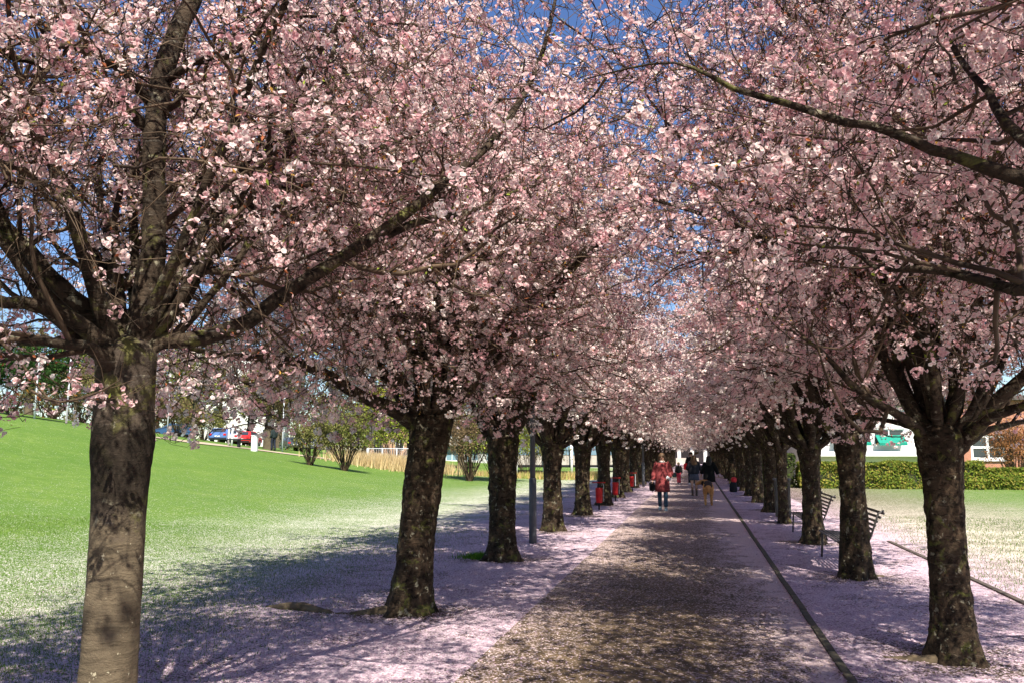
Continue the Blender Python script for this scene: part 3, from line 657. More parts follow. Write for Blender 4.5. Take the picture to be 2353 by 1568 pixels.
#@@PART2
# ------------------------------------------------------------------ bushes and bare trees beyond the lawn
def leaf_cloud(n, c, r, rng, size, cols, shell=.55, lobes=7, flat_bottom=True):
    u = rng.normal(size=(n, 3)); u /= np.linalg.norm(u, axis=1, keepdims=True)
    if flat_bottom: u[:, 2] = np.where(u[:, 2] < -.35, -u[:, 2]*.6, u[:, 2])
    rr = rng.random(n)**(1/3.)*(1-shell)+shell*rng.random(n)**.25
    ph = rng.random((lobes, 3))*6.28; k = rng.uniform(2.5, 6, (lobes, 3))
    lob = 1+.16*sum(np.sin(u@k[i]+ph[i, 0]) for i in range(lobes))/math.sqrt(lobes)*1.6
    P = np.array(c)+u*np.array(r)*(rr*lob)[:, None]
    T = np.array([(-.5, 0, 0), (0, -.32, .05), (.6, 0, 0), (0, .32, .05)]); F = np.array([[0, 1, 2, 3]])
    V, FF = scatter_template(P, u+rng.normal(0, .7, (n, 3)), size*rng.uniform(.6, 1.3, n), T, F, rng)
    cc = np.array(cols)[rng.integers(0, len(cols), n)]*rng.uniform(.7, 1.25, (n, 1))
    return V, FF, np.repeat(cc, 4, axis=0)
def stems(c, r, n, rng, rad=.02, base=.15):
    a = rng.uniform(0, 2*PI, n); q = rng.uniform(.3, 1.0, n)
    P0 = np.stack([c[0]+np.cos(a)*base*rng.random(n), c[1]+np.sin(a)*base*rng.random(n), np.full(n, c[2]-r[2]-.02)], 1)
    D = np.stack([np.cos(a)*q*r[0], np.sin(a)*q*r[1], np.full(n, 1.6*r[2])], 1); L_ = np.linalg.norm(D, axis=1)
    P = grow(P0, D/L_[:, None], L_, 7, .09, .0, rng, 99, -99)
    B = grow(*(lambda q_: (q_[0], q_[1], rng.uniform(.3, .7, len(q_[0]))*r[2]))(spawn(P, 4, .3, 1, .3, .9, rng)), 4, .15, .05, rng, 99, -99)
    V1, F1 = tubes(P, taper(n, 8, np.full(n, rad), np.full(n, rad*.3)), 4); V2, F2 = tubes(B, taper(len(B), 5, np.full(len(B), rad*.4), np.full(len(B), rad*.15)), 3)
    return np.concatenate([V1, V2]), np.concatenate([F1, F2+len(V1)])
def bush(x, y, r, n, size, cols, label, seed, nst=26, cat='bush', group=None, z=None, rad=.02):
    rng = np.random.default_rng(seed); root = empty('bush', (x, y, gz(x, y) if z is None else z), 0, label, cat, group)
    c = (0, 0, r[2]*.98); V, F = stems(c, r, nst, rng, rad); b = np_mesh('branches', V, [F], M_TWIG, root, smooth=True); b['kind'] = 'stuff'
    V, F, cc = leaf_cloud(n, c, r, rng, size, cols); f = np_mesh('foliage', V, [F], M_LEAF, root, col=cc); f['kind'] = 'stuff'
    return root
def at_ground(px, py, h0=8, h1=160):
    hd = h0
    while hd < h1:
        p = at(px, py, hd)
        if p[2] <= gz(p[0], p[1]): return p
        hd += .4
    return at(px, py, h1)
OLIVE = [(.16, .17, .05), (.22, .21, .07), (.12, .12, .045), (.26, .23, .09)]
LIME = [(.26, .33, .04), (.34, .38, .06), (.20, .25, .04), (.15, .17, .05)]
BROWN = [(.22, .15, .085), (.17, .12, .07), (.28, .20, .11)]
DGREEN = [(.03, .07, .018), (.05, .10, .025), (.02, .045, .014)]
p = at_ground(712, 1067); bush(p[0], p[1], (1.25, 1.1, 1.35), 3600, .10, OLIVE, 'small vase-shaped olive bush on the lawn edge, the left of two', 3, 40, group='bushes at the lawn edge')
p = at_ground(792, 1080); bush(p[0], p[1], (1.75, 1.5, 1.85), 6500, .10, OLIVE+[(.17, .22, .05)], 'bigger round olive-green bush on the lawn edge, the right of two', 4, 50, group='bushes at the lawn edge')
p = at(905, 1062, 64); bush(p[0], p[1], (3.4, 2.2, 2.6), 6000, .15, LIME, 'broad pale green shrub behind the white railing', 5, 40)
p = at(868, 1050, 74); bush(p[0], p[1], (2.0, 1.9, 3.6), 6500, .15, [(.50, .50, .03), (.42, .46, .04), (.34, .40, .05)], 'bright yellow flowering shrub behind the railing', 6, 40)
p = at(820, 1055, 70); bush(p[0], p[1], (3.2, 2.2, 2.5), 6000, .15, OLIVE+LIME[:2], 'wide olive shrub behind the two lawn bushes', 7, 40)
p = at_ground(1052, 1106); bush(p[0]+.3, p[1]+1.5, (1.7, 1.3, 2.35), 6500, .09, BROWN, 'brown leafless bush between the second and third left trees', 8, 70)
p = at_ground(1108, 1107); bush(p[0]+.6, p[1]+1.0, (2.5, 1.8, 2.75), 13000, .10, LIME+[(.22, .27, .05)], 'tall yellow-green bush between the second and third left trees', 9, 50)
p = at(1215, 1085, 66); bush(p[0], p[1], (3.0, 1.6, 2.7), 7000, .13, OLIVE, 'olive shrub on the pond bank behind the lamp post', 10, 40)
p = at(20, 960, 50); bush(p[0], p[1], (4.6, 2.6, 2.4), 12000, .17, DGREEN, 'dark evergreen shrub on the hilltop at the left edge', 11, 20)
for i, (px, hd, rr, hh) in enumerate(((120, 58, 3.0, 1.9), (190, 60, 3.0, 2.3), (260, 60, 2.8, 1.8), (340, 66, 3.2, 2.1), (410, 68, 2.6, 1.7), (470, 72, 2.6, 1.5))):
    p = at(px, 985, hd); bush(p[0], p[1], (rr, 1.6, hh), 4500, .14, [BROWN+OLIVE, OLIVE+BROWN, OLIVE+LIME[3:]][i % 3],
         ['brown bare shrub right of the evergreen on the hill', 'twiggy shrub behind the white lamp posts', 'shrub seen beside the nearest left trunk', 'olive shrub right of the nearest left trunk',
          'low shrub behind the slim pale trunk', 'sprawling low shrub left of the parked cars'][i], 20+i, 40, group='shrubs along the sandy path')
# bare spring trees behind
def bare_tree(x, y, h, seed, label, cols, nleaf=9000, size=.16, r=.22, group='trees beyond the lawn', barkm=None):
    rng = np.random.default_rng(seed); root = empty('tree', (x, y, gz(x, y)), rng.uniform(0, 6.28), label, 'tree', group)
    T, R_ = resample([(0, 0, -.3), (.05, .02, h*.2), (-.05, .05, h*.4), (.08, 0, h*.62), (0, .1, h*.85)], [r*1.25, r, r*.8, r*.55, r*.2], 26)
    T = T+np.cumsum(rng.normal(0, .015, T.shape), axis=0); V, F = tubes(T[None], R_[None], 9); np_mesh('trunk', V, [F], barkm or M_BARK, root, smooth=True)
    s, d, i, t = spawn(T[None], 17, .28, 1.0, .6, 1.15, rng); ln = h*.40*rng.uniform(.6, 1.1, len(s))*(1.15-.6*t)
    d[:, 2] += .25; B1 = grow(s, d/np.linalg.norm(d, axis=1, keepdims=True), ln, 9, .12, .03, rng, 99, -9); ra = np.clip(np.full(len(s), r*.38)*(1.1-.6*t), .02, .2)
    s, d, i, t = spawn(B1, 7, .15, 1, .4, 1.1, rng); B2 = grow(s, d, h*.14*rng.uniform(.6, 1.2, len(s)), 6, .16, .02, rng, 99, -9)
    s, d, i, t = spawn(B2, 5, .1, 1, .4, 1.1, rng); B3 = grow(s, d, h*.06*rng.uniform(.6, 1.4, len(s)), 4, .2, .02, rng, 99, -9)
    P_ = [tubes(B1, taper(len(B1), 10, ra, ra*.25), 5), tubes(B2, taper(len(B2), 7, np.full(len(B2), .028), np.full(len(B2), .012)), 3), tubes(B3, taper(len(B3), 5, np.full(len(B3), .016), np.full(len(B3), .008)), 3)]
    off = 0; VV = []; FF = []
    for V, F in P_: VV.append(V); FF.append(F+off); off += len(V)
    b = np_mesh('branches', np.concatenate(VV), [np.concatenate(FF)], M_TWIG, root, smooth=True); b['kind'] = 'stuff'
    k = rng.integers(0, len(B3), nleaf); q = B3[k, rng.integers(0, 5, nleaf)]+rng.normal(0, .10, (nleaf, 3))
    V, FF = scatter_template(q, rng.normal(size=(nleaf, 3)), size*rng.uniform(.6, 1.3, nleaf), np.array([(-.5, 0, 0), (0, -.32, .05), (.6, 0, 0), (0, .32, .05)]), np.array([[0, 1, 2, 3]]), rng)
    cc = np.array(cols)[rng.integers(0, len(cols), nleaf)]*rng.uniform(.7, 1.25, (nleaf, 1))
    f = np_mesh('foliage', V, [FF], M_LEAF, root, col=np.repeat(cc, 4, axis=0)); f['kind'] = 'stuff'; return root
tA = bare_tree(*at(505, 1012, 88)[:2], 12, 71, 'thick-trunked budding tree in front of the white building', BROWN+OLIVE)
tB = bare_tree(*at(615, 1042, 62)[:2], 9, 72, 'pale thick tree by the sandy path right of the white box', OLIVE+BROWN, r=.34, barkm=M_BARK_PALE)
tC = bare_tree(*at(442, 1020, 60)[:2], 8, 73, 'slim tree with leaning pale trunk left of the parked cars', OLIVE+LIME, r=.13, barkm=M_BARK_PALE)
def tcopy(src, px, py, hd, sc, label):
    c = copy_tree(src); q = at(px, py, hd); c.location = (q[0], q[1], gz(q[0], q[1])); c.rotation_euler = (0, 0, random.uniform(0, 6.28)); c.scale = (sc, sc, sc*random.uniform(.9, 1.1)); c['label'] = label
tl = [(tA, -80, 70, .8, 'tall budding tree on the hill beyond the left edge'), (tB, 60, 75, 1.0, 'brown budding tree above the evergreen shrub on the hill'), (tC, 170, 72, 1.1, 'budding tree behind the white lamp posts on the hill'),
      (tB, 250, 80, 1.1, 'budding tree hidden behind the nearest left trunk'), (tA, 360, 92, .9, 'brown budding tree just right of the nearest left trunk'), (tC, 570, 98, 1.2, 'budding tree behind the red parked car'),
      (tA, 680, 95, .95, 'brown budding tree behind the left lawn bush'), (tB, 760, 92, 1.15, 'leafing tree above the two lawn bushes'), (tC, 940, 86, 1.2, 'leafing tree behind the yellow flowering shrub'),
      (tB, 1060, 88, 1.0, 'budding tree in front of the balconied building'), (tA, 1180, 95, .8, 'budding tree beside the pond building'), (tC, 1270, 75, .9, 'slim budding tree on the pond bank'),
      (tB, 640, 110, 1.5, 'large brown tree far behind the sandy path'), (tA, 840, 112, 1.2, 'large brown tree far behind the railing'), (tB, 430, 115, 1.4, 'large brown tree far left of the white building'),
      (tA, 1360, 112, 1.0, 'budding tree far behind the red bins')]
for src, px, hd, sc, lab in tl: tcopy(src, px, 1020, hd, sc, lab)
for px, hd, sc, lab in ((1850, 62, .8, 'budding tree behind the dark end of the hedge'), (1930, 70, .9, 'budding tree behind the hedge left of the green awnings'), (2190, 66, .75, 'budding tree between the white building and the brick house'),
                        (2420, 64, .9, 'budding tree at the right edge behind the brick house'), (2060, 90, 1.2, 'large budding tree behind the white building with awnings'), (1790, 100, 1.1, 'budding tree far right of the avenue end')):
    tcopy(tA if hd % 4 else tB, px, 1050, hd, sc, lab)

def wood(px0, px1, hd, n, h, name, label, cols, seed):
    rng = np.random.default_rng(seed); u = rng.random(n); a, b = at(px0, 1040, hd), at(px1, 1040, hd*.95); q = a[None]*(1-u[:, None])+b[None]*u[:, None]
    top = h*(.72+.16*np.sin(u*37+seed)+.12*np.sin(u*83+1)); z = top*rng.random(n)**.8; q[:, :2] += rng.normal(0, 2.5, (n, 2)); q[:, 2] = ground_z(q[:, 0], q[:, 1])-1+z
    V, FF = scatter_template(q, rng.normal(size=(n, 3)), .62*rng.uniform(.5, 1.3, n), np.array([(-.5, 0, 0), (0, -.22, .05), (.9, 0, 0), (0, .22, .05)]), np.array([[0, 1, 2, 3]]), rng)
    cc = np.array(cols)[((u*17+rng.normal(0, .6, n)).astype(int)) % len(cols)]*rng.uniform(.6, 1.25, (n, 1))
    m = 160; uu = (np.arange(m)+rng.random(m))/m; P0 = a[None]*(1-uu[:, None])+b[None]*uu[:, None]; P0[:, 2] = ground_z(P0[:, 0], P0[:, 1])-1; D = np.array([[0, 0, 1.]])+rng.normal(0, .1, (m, 3))
    P = grow(P0, D, rng.uniform(.5, .9, m)*h, 7, .08, .02, rng, 99, -99); V2, F2 = tubes(P, taper(m, 8, rng.uniform(.08, .2, m), np.full(m, .03)), 4)
    o = np_mesh(name, np.concatenate([V, V2]), [np.concatenate([FF, F2+len(V)])], M_LEAF, None, col=np.concatenate([np.repeat(cc, 4, axis=0), np.tile([[.07, .05, .035]], (len(V2), 1))])); o['kind'] = 'stuff'; o['label'] = label
wood(-700, 1350, 132, 26000, 13, 'far_woodland', 'brown budding woodland far beyond the lawn', [(.15, .11, .065), (.17, .15, .07), (.11, .09, .05), (.16, .17, .06)], 3)
wood(1700, 3200, 96, 13000, 9, 'far_trees', 'budding trees far behind the houses on the right', [(.15, .11, .065), (.13, .13, .05), (.10, .12, .04)], 4)
# ------------------------------------------------------------------ hedges
def hedge(x0, x1, y0, y1, h, n, size, label, seed, cols=None, name='hedge'):
    rng = np.random.default_rng(seed); root = empty(name, ((x0+x1)/2, (y0+y1)/2, gz((x0+x1)/2, (y0+y1)/2)), 0, label, 'hedge', 'hedges on the right')
    w, d = x1-x0, y1-y0
    MB().box((0, 0, h*.46), (w-.25, d-.25, h*.90)).build('hedge_core', plain('hedge_core', (.035, .04, .018), .95), root)
    A = np.array([w*h, w*h, d*h, d*h, w*d]); f = rng.choice(5, n, p=A/A.sum()); u, v = rng.random(n), rng.random(n)
    P = np.zeros((n, 3)); Nn = np.zeros((n, 3))
    for k in range(5):
        m = f == k
        if k < 2: P[m] = np.stack([(u[m]-.5)*w, np.full(m.sum(), (-.5 if k == 0 else .5)*d), v[m]*h], 1); Nn[m] = (0, -1 if k == 0 else 1, .2)
        elif k < 4: P[m] = np.stack([np.full(m.sum(), (-.5 if k == 2 else .5)*w), (u[m]-.5)*d, v[m]*h], 1); Nn[m] = (-1 if k == 2 else 1, 0, .2)
        else: P[m] = np.stack([(u[m]-.5)*w, (v[m]-.5)*d, np.full(m.sum(), h)], 1); Nn[m] = (0, 0, 1)
    P += Nn*(np.sin(P[:, 0:1]*3.1+seed)*.05+np.sin(P[:, 2:3]*5+P[:, 0:1]*1.7)*.06)-Nn*np.abs(rng.normal(0, .07, (n, 1)))+rng.normal(0, .02, (n, 3))
    V, FF = scatter_template(P, Nn+rng.normal(0, .55, (n, 3)), size*rng.uniform(.6, 1.3, n), np.array([(-.5, 0, 0), (0, -.35, .06), (.6, 0, 0), (0, .35, .06)]), np.array([[0, 1, 2, 3]]), rng)
    cc = np.array(cols or [(.17, .23, .035), (.25, .28, .045), (.10, .15, .03), (.30, .26, .06)])[rng.integers(0, 4, n)]*rng.uniform(.7, 1.2, (n, 1))
    o = np_mesh('foliage', V, [FF], M_LEAF, root, col=np.repeat(cc, 4, axis=0)); o['kind'] = 'stuff'; return root
hedge(5.1, 13.6, 44.2, 45.6, 1.30, 20000, .11, 'long clipped yellow-green hedge across the right lawn', 1)
hedge(13.75, 16.4, 44.6, 45.6, 1.05, 7000, .11, 'thin gappy hedge in front of the white garage door', 2)
hedge(16.6, 26.0, 44.4, 46.0, 1.35, 12000, .12, 'darker hedge at the right edge by the brick house', 3, [(.06, .09, .02), (.10, .13, .03), (.14, .12, .04), (.05, .07, .02)])
hedge(3.9, 5.0, 44.8, 62.0, 1.75, 9000, .13, 'dark side hedge running away along the avenue', 4, [(.05, .08, .02), (.08, .12, .03), (.10, .11, .04), (.04, .06, .02)])  # leaf colours darkened to carry the shade on this turned-away face
p = at(2330, 1050, 48); bush(p[0], p[1], (1.7, 1.2, 1.9), 6000, .09, [(.34, .15, .055), (.28, .13, .05), (.40, .20, .08)], 'rust-coloured twiggy shrub beside the brick house wall', 31, 70, z=0)

# ------------------------------------------------------------------ buildings
M_WHITE = plain('white_render', (.74, .74, .70), .85, var=.05, scale=1.5); M_GREYR = plain('grey_render', (.50, .50, .47), .85, var=.08, scale=1.5)
def brickmat(name, c1, c2):
    N = Nodes(name); b = N.new('ShaderNodeTexBrick'); sep = N.new('ShaderNodeSeparateXYZ'); N.link(N.obj(), sep.inputs[0]); cmb = N.new('ShaderNodeCombineXYZ')
    N.link(N.math('ADD', sep.outputs[0], sep.outputs[1]), cmb.inputs[0]); N.link(sep.outputs[2], cmb.inputs[1]); N.link(cmb.outputs[0], b.inputs['Vector'])
    b.inputs['Scale'].default_value = 4; b.inputs['Color1'].default_value = (*c1, 1); b.inputs['Color2'].default_value = (*c2, 1); b.inputs['Mortar'].default_value = (.42, .36, .30, 1); b.inputs['Mortar Size'].default_value = .025
    N.link(b.outputs['Color'], N.b.inputs['Base Color']); N.b.inputs['Roughness'].default_value = .9
    N.link(N.bump(b.outputs['Fac'], -.5, .01), N.b.inputs['Normal']); return N.m
M_BRICK = brickmat('red_brick', (.46, .15, .065), (.36, .11, .05)); M_BRICK2 = brickmat('orange_brick', (.42, .22, .12), (.34, .17, .10))
M_FRAME = plain('window_frame', (.80, .80, .78), .5, var=.03); M_ROOF = plain('roof', (.10, .085, .075), .8)
M_GLASS = Nodes('window_glass'); M_GLASS.b.inputs['Base Color'].default_value = (.03, .04, .05, 1); M_GLASS.b.inputs['Roughness'].default_value = .08; M_GLASS.b.inputs['Specular IOR Level'].default_value = .8; M_GLASS = M_GLASS.m
M_GLASSB = Nodes('blue_glass'); M_GLASSB.b.inputs['Base Color'].default_value = (.18, .28, .34, 1); M_GLASSB.b.inputs['Roughness'].default_value = .12; M_GLASSB = M_GLASSB.m
M_AWN = plain('awning_green', (.010, .24, .17), .8, var=.12); M_DARK = plain('dark_metal', (.020, .022, .024), .5, metal=.3, var=.2)
M_CONC = plain('concrete_panel', (.46, .42, .36), .9, var=.12, scale=1.2); M_GREYMET = plain('grey_paint', (.085, .09, .10), .55, var=.15); M_LGREY = plain('light_grey_paint', (.52, .55, .58), .5, var=.08)
def house(px, hd, w, d, h, label, wall, wins, rz=HEADING, roof_over=.4, base_z=None, name='building', cat='building'):
    q = at(px, 1040, hd); z0 = gz(q[0], q[1]) if base_z is None else base_z
    root = empty(name, (q[0], q[1], z0), rz, label, cat); f = root
    # the wall is built round its openings: piers, spandrels, reveals
    xs_ = sorted({-w/2, w/2}|{v for (a, b, c, e) in wins for v in (a, b)}); zs_ = sorted({-.5, h}|{v for (a, b, c, e) in wins for v in (c, e)})
    m = MB()
    for i in range(len(xs_)-1):
        for j in range(len(zs_)-1):
            cx, cz = (xs_[i]+xs_[i+1])/2, (zs_[j]+zs_[j+1])/2
            if any(a < cx < b and c < cz < e for (a, b, c, e) in wins): continue
            m.box((cx, .15, cz), (xs_[i+1]-xs_[i], .3, zs_[j+1]-zs_[j]))
    m.box((-w/2+.15, d/2+.15, h/2-.25), (.3, d-.3, h+.5)); m.box((w/2-.15, d/2+.15, h/2-.25), (.3, d-.3, h+.5)); m.box((0, d-.01+.15, h/2-.25), (w-.6, .3, h+.5))
    m.build('wall', wall, f)
    MB().box((0, d/2, h+.16), (w+roof_over*2, d+roof_over*2, .3)).build('roof', M_ROOF, f)
    return root
def window(root, a, b, c, e, pane=M_GLASS, mull=1, trans=0, fm=M_FRAME, t=.07, sill=True):
    w, h = b-a, e-c; fr = MB(); y = .10
    fr.box(((a+b)/2, y, c+t/2), (w, .08, t)); fr.box(((a+b)/2, y, e-t/2), (w, .08, t)); fr.box((a+t/2, y, (c+e)/2), (t, .08, h-2*t)); fr.box((b-t/2, y, (c+e)/2), (t, .08, h-2*t))
    for k in range(mull): fr.box((a+w*(k+1)/(mull+1), y-.002, (c+e)/2), (t, .08, h-2*t))
    for k in range(trans): fr.box(((a+b)/2, y-.004, c+h*(k+1)/(trans+1)), (w-2*t, .08, t*.9))
    f = fr.build('window', fm, root); MB().box(((a+b)/2, y+.02, (c+e)/2), (w-2*t, .02, h-2*t)).build('pane', pane, f)
    if sill: MB().box(((a+b)/2, -.03, c-.04), (w+.15, .18, .07)).build('sill', fm, f)
# brick house with the white cross window and garage door
bw = [(-5.35, -3.25, 1.32+.0, 2.95), (-5.3, -3.3, -.45, .78), (-1.1, .3, 1.4, 2.9)]
bh = house(2436, 53.5, 12.0, 8, 5.2, 'red brick house with a white-framed window above a white door, right edge', M_BRICK, bw, rz=.05, name='brick_house')
window(bh, *bw[0], mull=1, trans=1, t=.16); window(bh, *bw[2], mull=1)
gd = MB()
for k in range(5): gd.box((-4.3, .14, -.33+.245*k), (1.96, .04, .225))
gd.build('garage_door', M_WHITE, bh)
# white building with green awnings
ww = [(-3.6, -1.6, .1, 1.05), (-1.3, .2, .1, 1.05), (.6, 2.2, .1, 1.05), (3.0, 4.4, .1, 1.05), (-3.6, -1.6, 2.35, 3.4), (-1.0, 1.0, 2.35, 3.4), (2.0, 4.0, 2.35, 3.4)]
wb = house(2045, 57, 11.5, 8, 5.0, 'white building with green awnings behind the long hedge', M_WHITE, ww, rz=.05)
for k, x in enumerate(ww): window(wb, *x, mull=1, sill=False)
for (a, b) in ((-3.8, -1.4), (-.9, .9)):
    V = [(a, -.02, 3.0), (b, -.02, 3.0), (b, -.95, 2.45), (a, -.95, 2.45), (a, -.02, 2.96), (b, -.02, 2.96), (b, -.95, 2.28), (a, -.95, 2.28)]
    MB().add(V, [[0, 3, 2, 1], [4, 5, 6, 7], [0, 1, 5, 4], [1, 2, 6, 5], [2, 3, 7, 6], [3, 0, 4, 7]]).build('awning', M_AWN, wb)
MB().box((0, -.6, 1.72), (11.3, 1.2, .34)).build('canopy', M_WHITE, wb)
# tall white building behind the parked cars
tw_w = [(x, x+.9, z, z+1.3) for z in (1.0, 4.0, 7.0, 10.0) for x in (-4.5, -2.2, .1, 2.4)]
tb = house(560, 118, 11, 9, 13.5, 'tall white building with small dark windows beyond the parked cars', M_WHITE, tw_w, rz=HEADING+.2)
for x in tw_w: window(tb, *x, mull=0, sill=False)
# balconied grey building and orange brick one
gw = [(x, x+1.6, z, z+1.9) for z in (.5, 3.4, 6.3) for x in np.arange(-12, 11.5, 2.6)]
gb = house(1190, 108, 27, 10, 9.2, 'grey building with long balconies seen between the left trunks', M_GREYR, gw, rz=.25)
for x in gw: window(gb, *x, pane=M_GLASSB, mull=1, sill=False)
for z in (3.0, 5.9):
    for x in np.arange(-12, 11.5, 5.2): MB().box((x+1.9, -.75, z+.05), (4.9, .08, .95)).box((x+1.9, -.42, z-.48), (4.9, .75, .12)).build('balcony', M_CONC, gb)
ow = [(x, x+1.2, z, z+1.5) for z in (1, 4, 7) for x in (-6.5, -3.5, -.5, 2.5, 5.2)]
ob = house(965, 116, 15, 9, 9.6, 'orange brick building behind the yellow shrub', M_BRICK2, ow, rz=.3)
for x in ow: window(ob, *x, mull=1, sill=False)
# low timber-clad building standing over the pond on white pillars
lb = empty('pond_building', (*at(1345, 1060, 84)[:2], -.1), .12, 'low building with wooden panels on white pillars over the pond', 'building')
MB().box((0, 3, 2.85), (15, 6, .25)).build('roof', M_GREYR, lb)
MB().box((0, 3, .55), (15, 6, .22)).build('floor', M_DARK, lb)
for k in range(24):
    o = MB().box((-7.2+k*.626, .05, 1.16), (.60, .06, .95)).build('panel', M_CONC, lb)
for k in range(10): MB().box((-6.7+k*1.49, .12, 2.18), (1.36, .05, .98)).build('window', M_GLASSB, lb)
for k in range(6): MB().rod([(-7+k*2.8, -.35, -.6), (-7+k*2.8, -.35, 2.7)], .13, 10).build('pillar', M_WHITE, lb, smooth=True)
MB().box((0, 5.9, 1.7), (15, .1, 2.2)).build('back_wall', M_GREYR, lb)
# building that closes the avenue
eb = empty('pavilion', (-.6, 140, 0), 0, 'white pillared building closing the far end of the avenue', 'building')
MB().box((0, 3, 2.2), (14, 4, 4.4)).build('wall', plain('dark_wall', (.14, .13, .12)), eb); MB().box((0, 1.2, 4.6), (15, 7, .5)).build('roof', M_WHITE, eb)  # one even dark tone for the wall behind the white pillars
for k in range(7): MB().box((-6.3+k*2.1, -.6, 2.3), (.55, .5, 4.2)).build('pillar', M_WHITE, eb)
MB().box((-.8, -2.2, .5), (3.6, .4, 1.0)).build('low_wall', M_CONC, eb)

# ------------------------------------------------------------------ railing, lamp posts, bins, cars by the sandy path
q0 = at(844, 1062, 61); q1 = at(1010, 1060, 61.5)
rl = empty('railing', (q0[0], q0[1], gz(q0[0], q0[1])), math.atan2(q1[1]-q0[1], q1[0]-q0[0]), 'white metal railing behind the dry reeds', 'railing'); LL = math.hypot(q1[0]-q0[0], q1[1]-q0[1])
for k in range(6): MB().box((LL*k/5, 0, .5), (.16 if k in (0,) else .09, .09, 1.15)).build('post', M_LGREY, rl)
for z in (.35, 1.02): MB().rod([(0, 0, z), (LL, 0, z)], .028, 6).build('rail', M_LGREY, rl)
mb = MB()
for k in range(int(LL/.13)): mb.rod([(k*.13, 0, .36), (k*.13, 0, 1.0)], .007, 4)
o = mb.build('bars', M_LGREY, rl); o['kind'] = 'stuff'
def small_lamp(px, py, hd, h, label):
    q = at(px, py, hd); r_ = empty('street_lamp', (q[0], q[1], gz(q[0], q[1])), 0, label, 'street lamp', 'white lamp posts along the sandy path')
    MB().rod([(0, 0, -.2), (0, 0, h*.45), (0, 0, h)], [.055, .045, .035], 10).build('pole', M_LGREY, r_, smooth=True)
    MB().loft([(0, 0, h-.02, .05, .05), (0, 0, h+.03, .09, .09), (0, 0, h+.12, .11, .11), (0, 0, h+.16, .04, .04)], 12).build('lamp_head', M_LGREY, r_, smooth=True)
small_lamp(80, 945, 46, 3.6, 'white lamp post on the hilltop, farthest left'); small_lamp(152, 971, 43, 3.8, 'white lamp post just left of the nearest trunk')
small_lamp(383, 1020, 57, 3.6, 'white lamp post right of the nearest left trunk'); small_lamp(648, 1040, 60, 3.8, 'white lamp post left of the two lawn bushes')
q = at(584, 1040, 53); ub = empty('utility_box', (q[0], q[1], gz(q[0], q[1])), HEADING, 'white utility box on the sandy path', 'utility box')
MB().box((0, 0, .48), (.36, .30, .98)).build('cabinet', M_WHITE, ub, bevel=.015); MB().box((0, 0, 1.0), (.40, .34, .06)).build('lid', M_LGREY, ub)
q = at(548, 1035, 55); tb_ = empty('picnic_table', (q[0], q[1], gz(q[0], q[1])), HEADING, 'small dark picnic table beside the sandy path', 'table')
MB().box((0, 0, .56), (1.35, .7, .07)).build('table_top', M_DARK, tb_); MB().box((0, 0, .26), (.14, .3, .56)).build('leg', M_DARK, tb_)
for px_, py_, hd_ in ((524, 1036, 55), (532, 1030, 58)):
    q = at(px_, py_, hd_); po = MB().rod([(0, 0, -.2), (0, 0, 1.25)], .06, 8).build('wooden_post', M_WHITE, None, smooth=True); po.location = (q[0], q[1], gz(q[0], q[1]))
    tag(po, 'pale post left of the dark picnic table, ' + ('the nearer of two' if hd_ == 55 else 'the farther of two'), 'post', 'pale posts by the picnic table')
M_TYRE = plain('tyre', (.015, .015, .015), .9); M_CHROME = plain('rim', (.45, .45, .47), .35, metal=.8)
def car(px, py, hd, c, label, rz=0.0):
    q = at(px, py, hd); mt = Nodes('car_paint'); mt.b.inputs['Base Color'].default_value = (*c, 1); mt.b.inputs['Roughness'].default_value = .28; mt.b.inputs['Metallic'].default_value = .15; mt.b.inputs['Coat Weight'].default_value = .5; mt = mt.m
    r_ = empty('parked_car', (q[0], q[1], gz(q[0], q[1])), HEADING+rz, label, 'car', 'cars parked beyond the lawn')
    prof = [(-2.0, .32), (-2.05, .62), (-1.98, .92), (-1.75, 1.05), (-1.35, 1.42), (.25, 1.46), (.95, 1.02), (1.9, .82), (2.05, .6), (2.0, .32)]     # y,z side profile, rear first
    V = []; F = []; n = len(prof)
    for sx, wd in ((-1, 1), (-.92, 1), (.92, 1), (1, 1)):
        for (yy, zz) in prof:
            half = .86 if zz < 1.06 else .70
            V.append((sx*half, yy, zz if abs(sx) < .95 else (zz-.02 if zz > .5 else zz+.04)))
    for j in range(3):
        for i in range(n): a = j*n+i; b = j*n+(i+1) % n; F.append([a, b, b+n, a+n])
    F.append(list(range(n))[::-1]); F.append([3*n+i for i in range(n)])
    MB().add(V, F).build('body', mt, r_)
    MB().add([(-.62, -1.77, 1.06), (.62, -1.77, 1.06), (.56, -1.42, 1.375), (-.56, -1.42, 1.375)], [[0, 1, 2, 3]]).build('rear_window', M_GLASS, r_)
    for sx in (-1, 1):
        MB().add([(sx*.872, -1.5, 1.04), (sx*.872, .75, 1.04), (sx*.712, .2, 1.38), (sx*.712, -1.25, 1.38)], [[0, 1, 2, 3]]).build('side_window', M_GLASS, r_)
        MB().box((sx*.68, -2.03, .82), (.26, .08, .16)).build('tail_light', plain('tail_light', (.55, .02, .02), .3, bump=0), r_)
        for yy in (-1.25, 1.3):
            w_ = MB().rod([(sx*.66, yy, .32), (sx*.87, yy, .32)], .32, 18).build('wheel', M_TYRE, r_); MB().rod([(sx*.86, yy, .32), (sx*.885, yy, .32)], .19, 12).build('rim', M_CHROME, w_)
    MB().box((0, -2.06, .66), (.5, .03, .12)).build('number_plate', M_WHITE, r_); MB().box((0, -2.03, .42), (1.66, .14, .16)).build('bumper', M_DARK, r_)
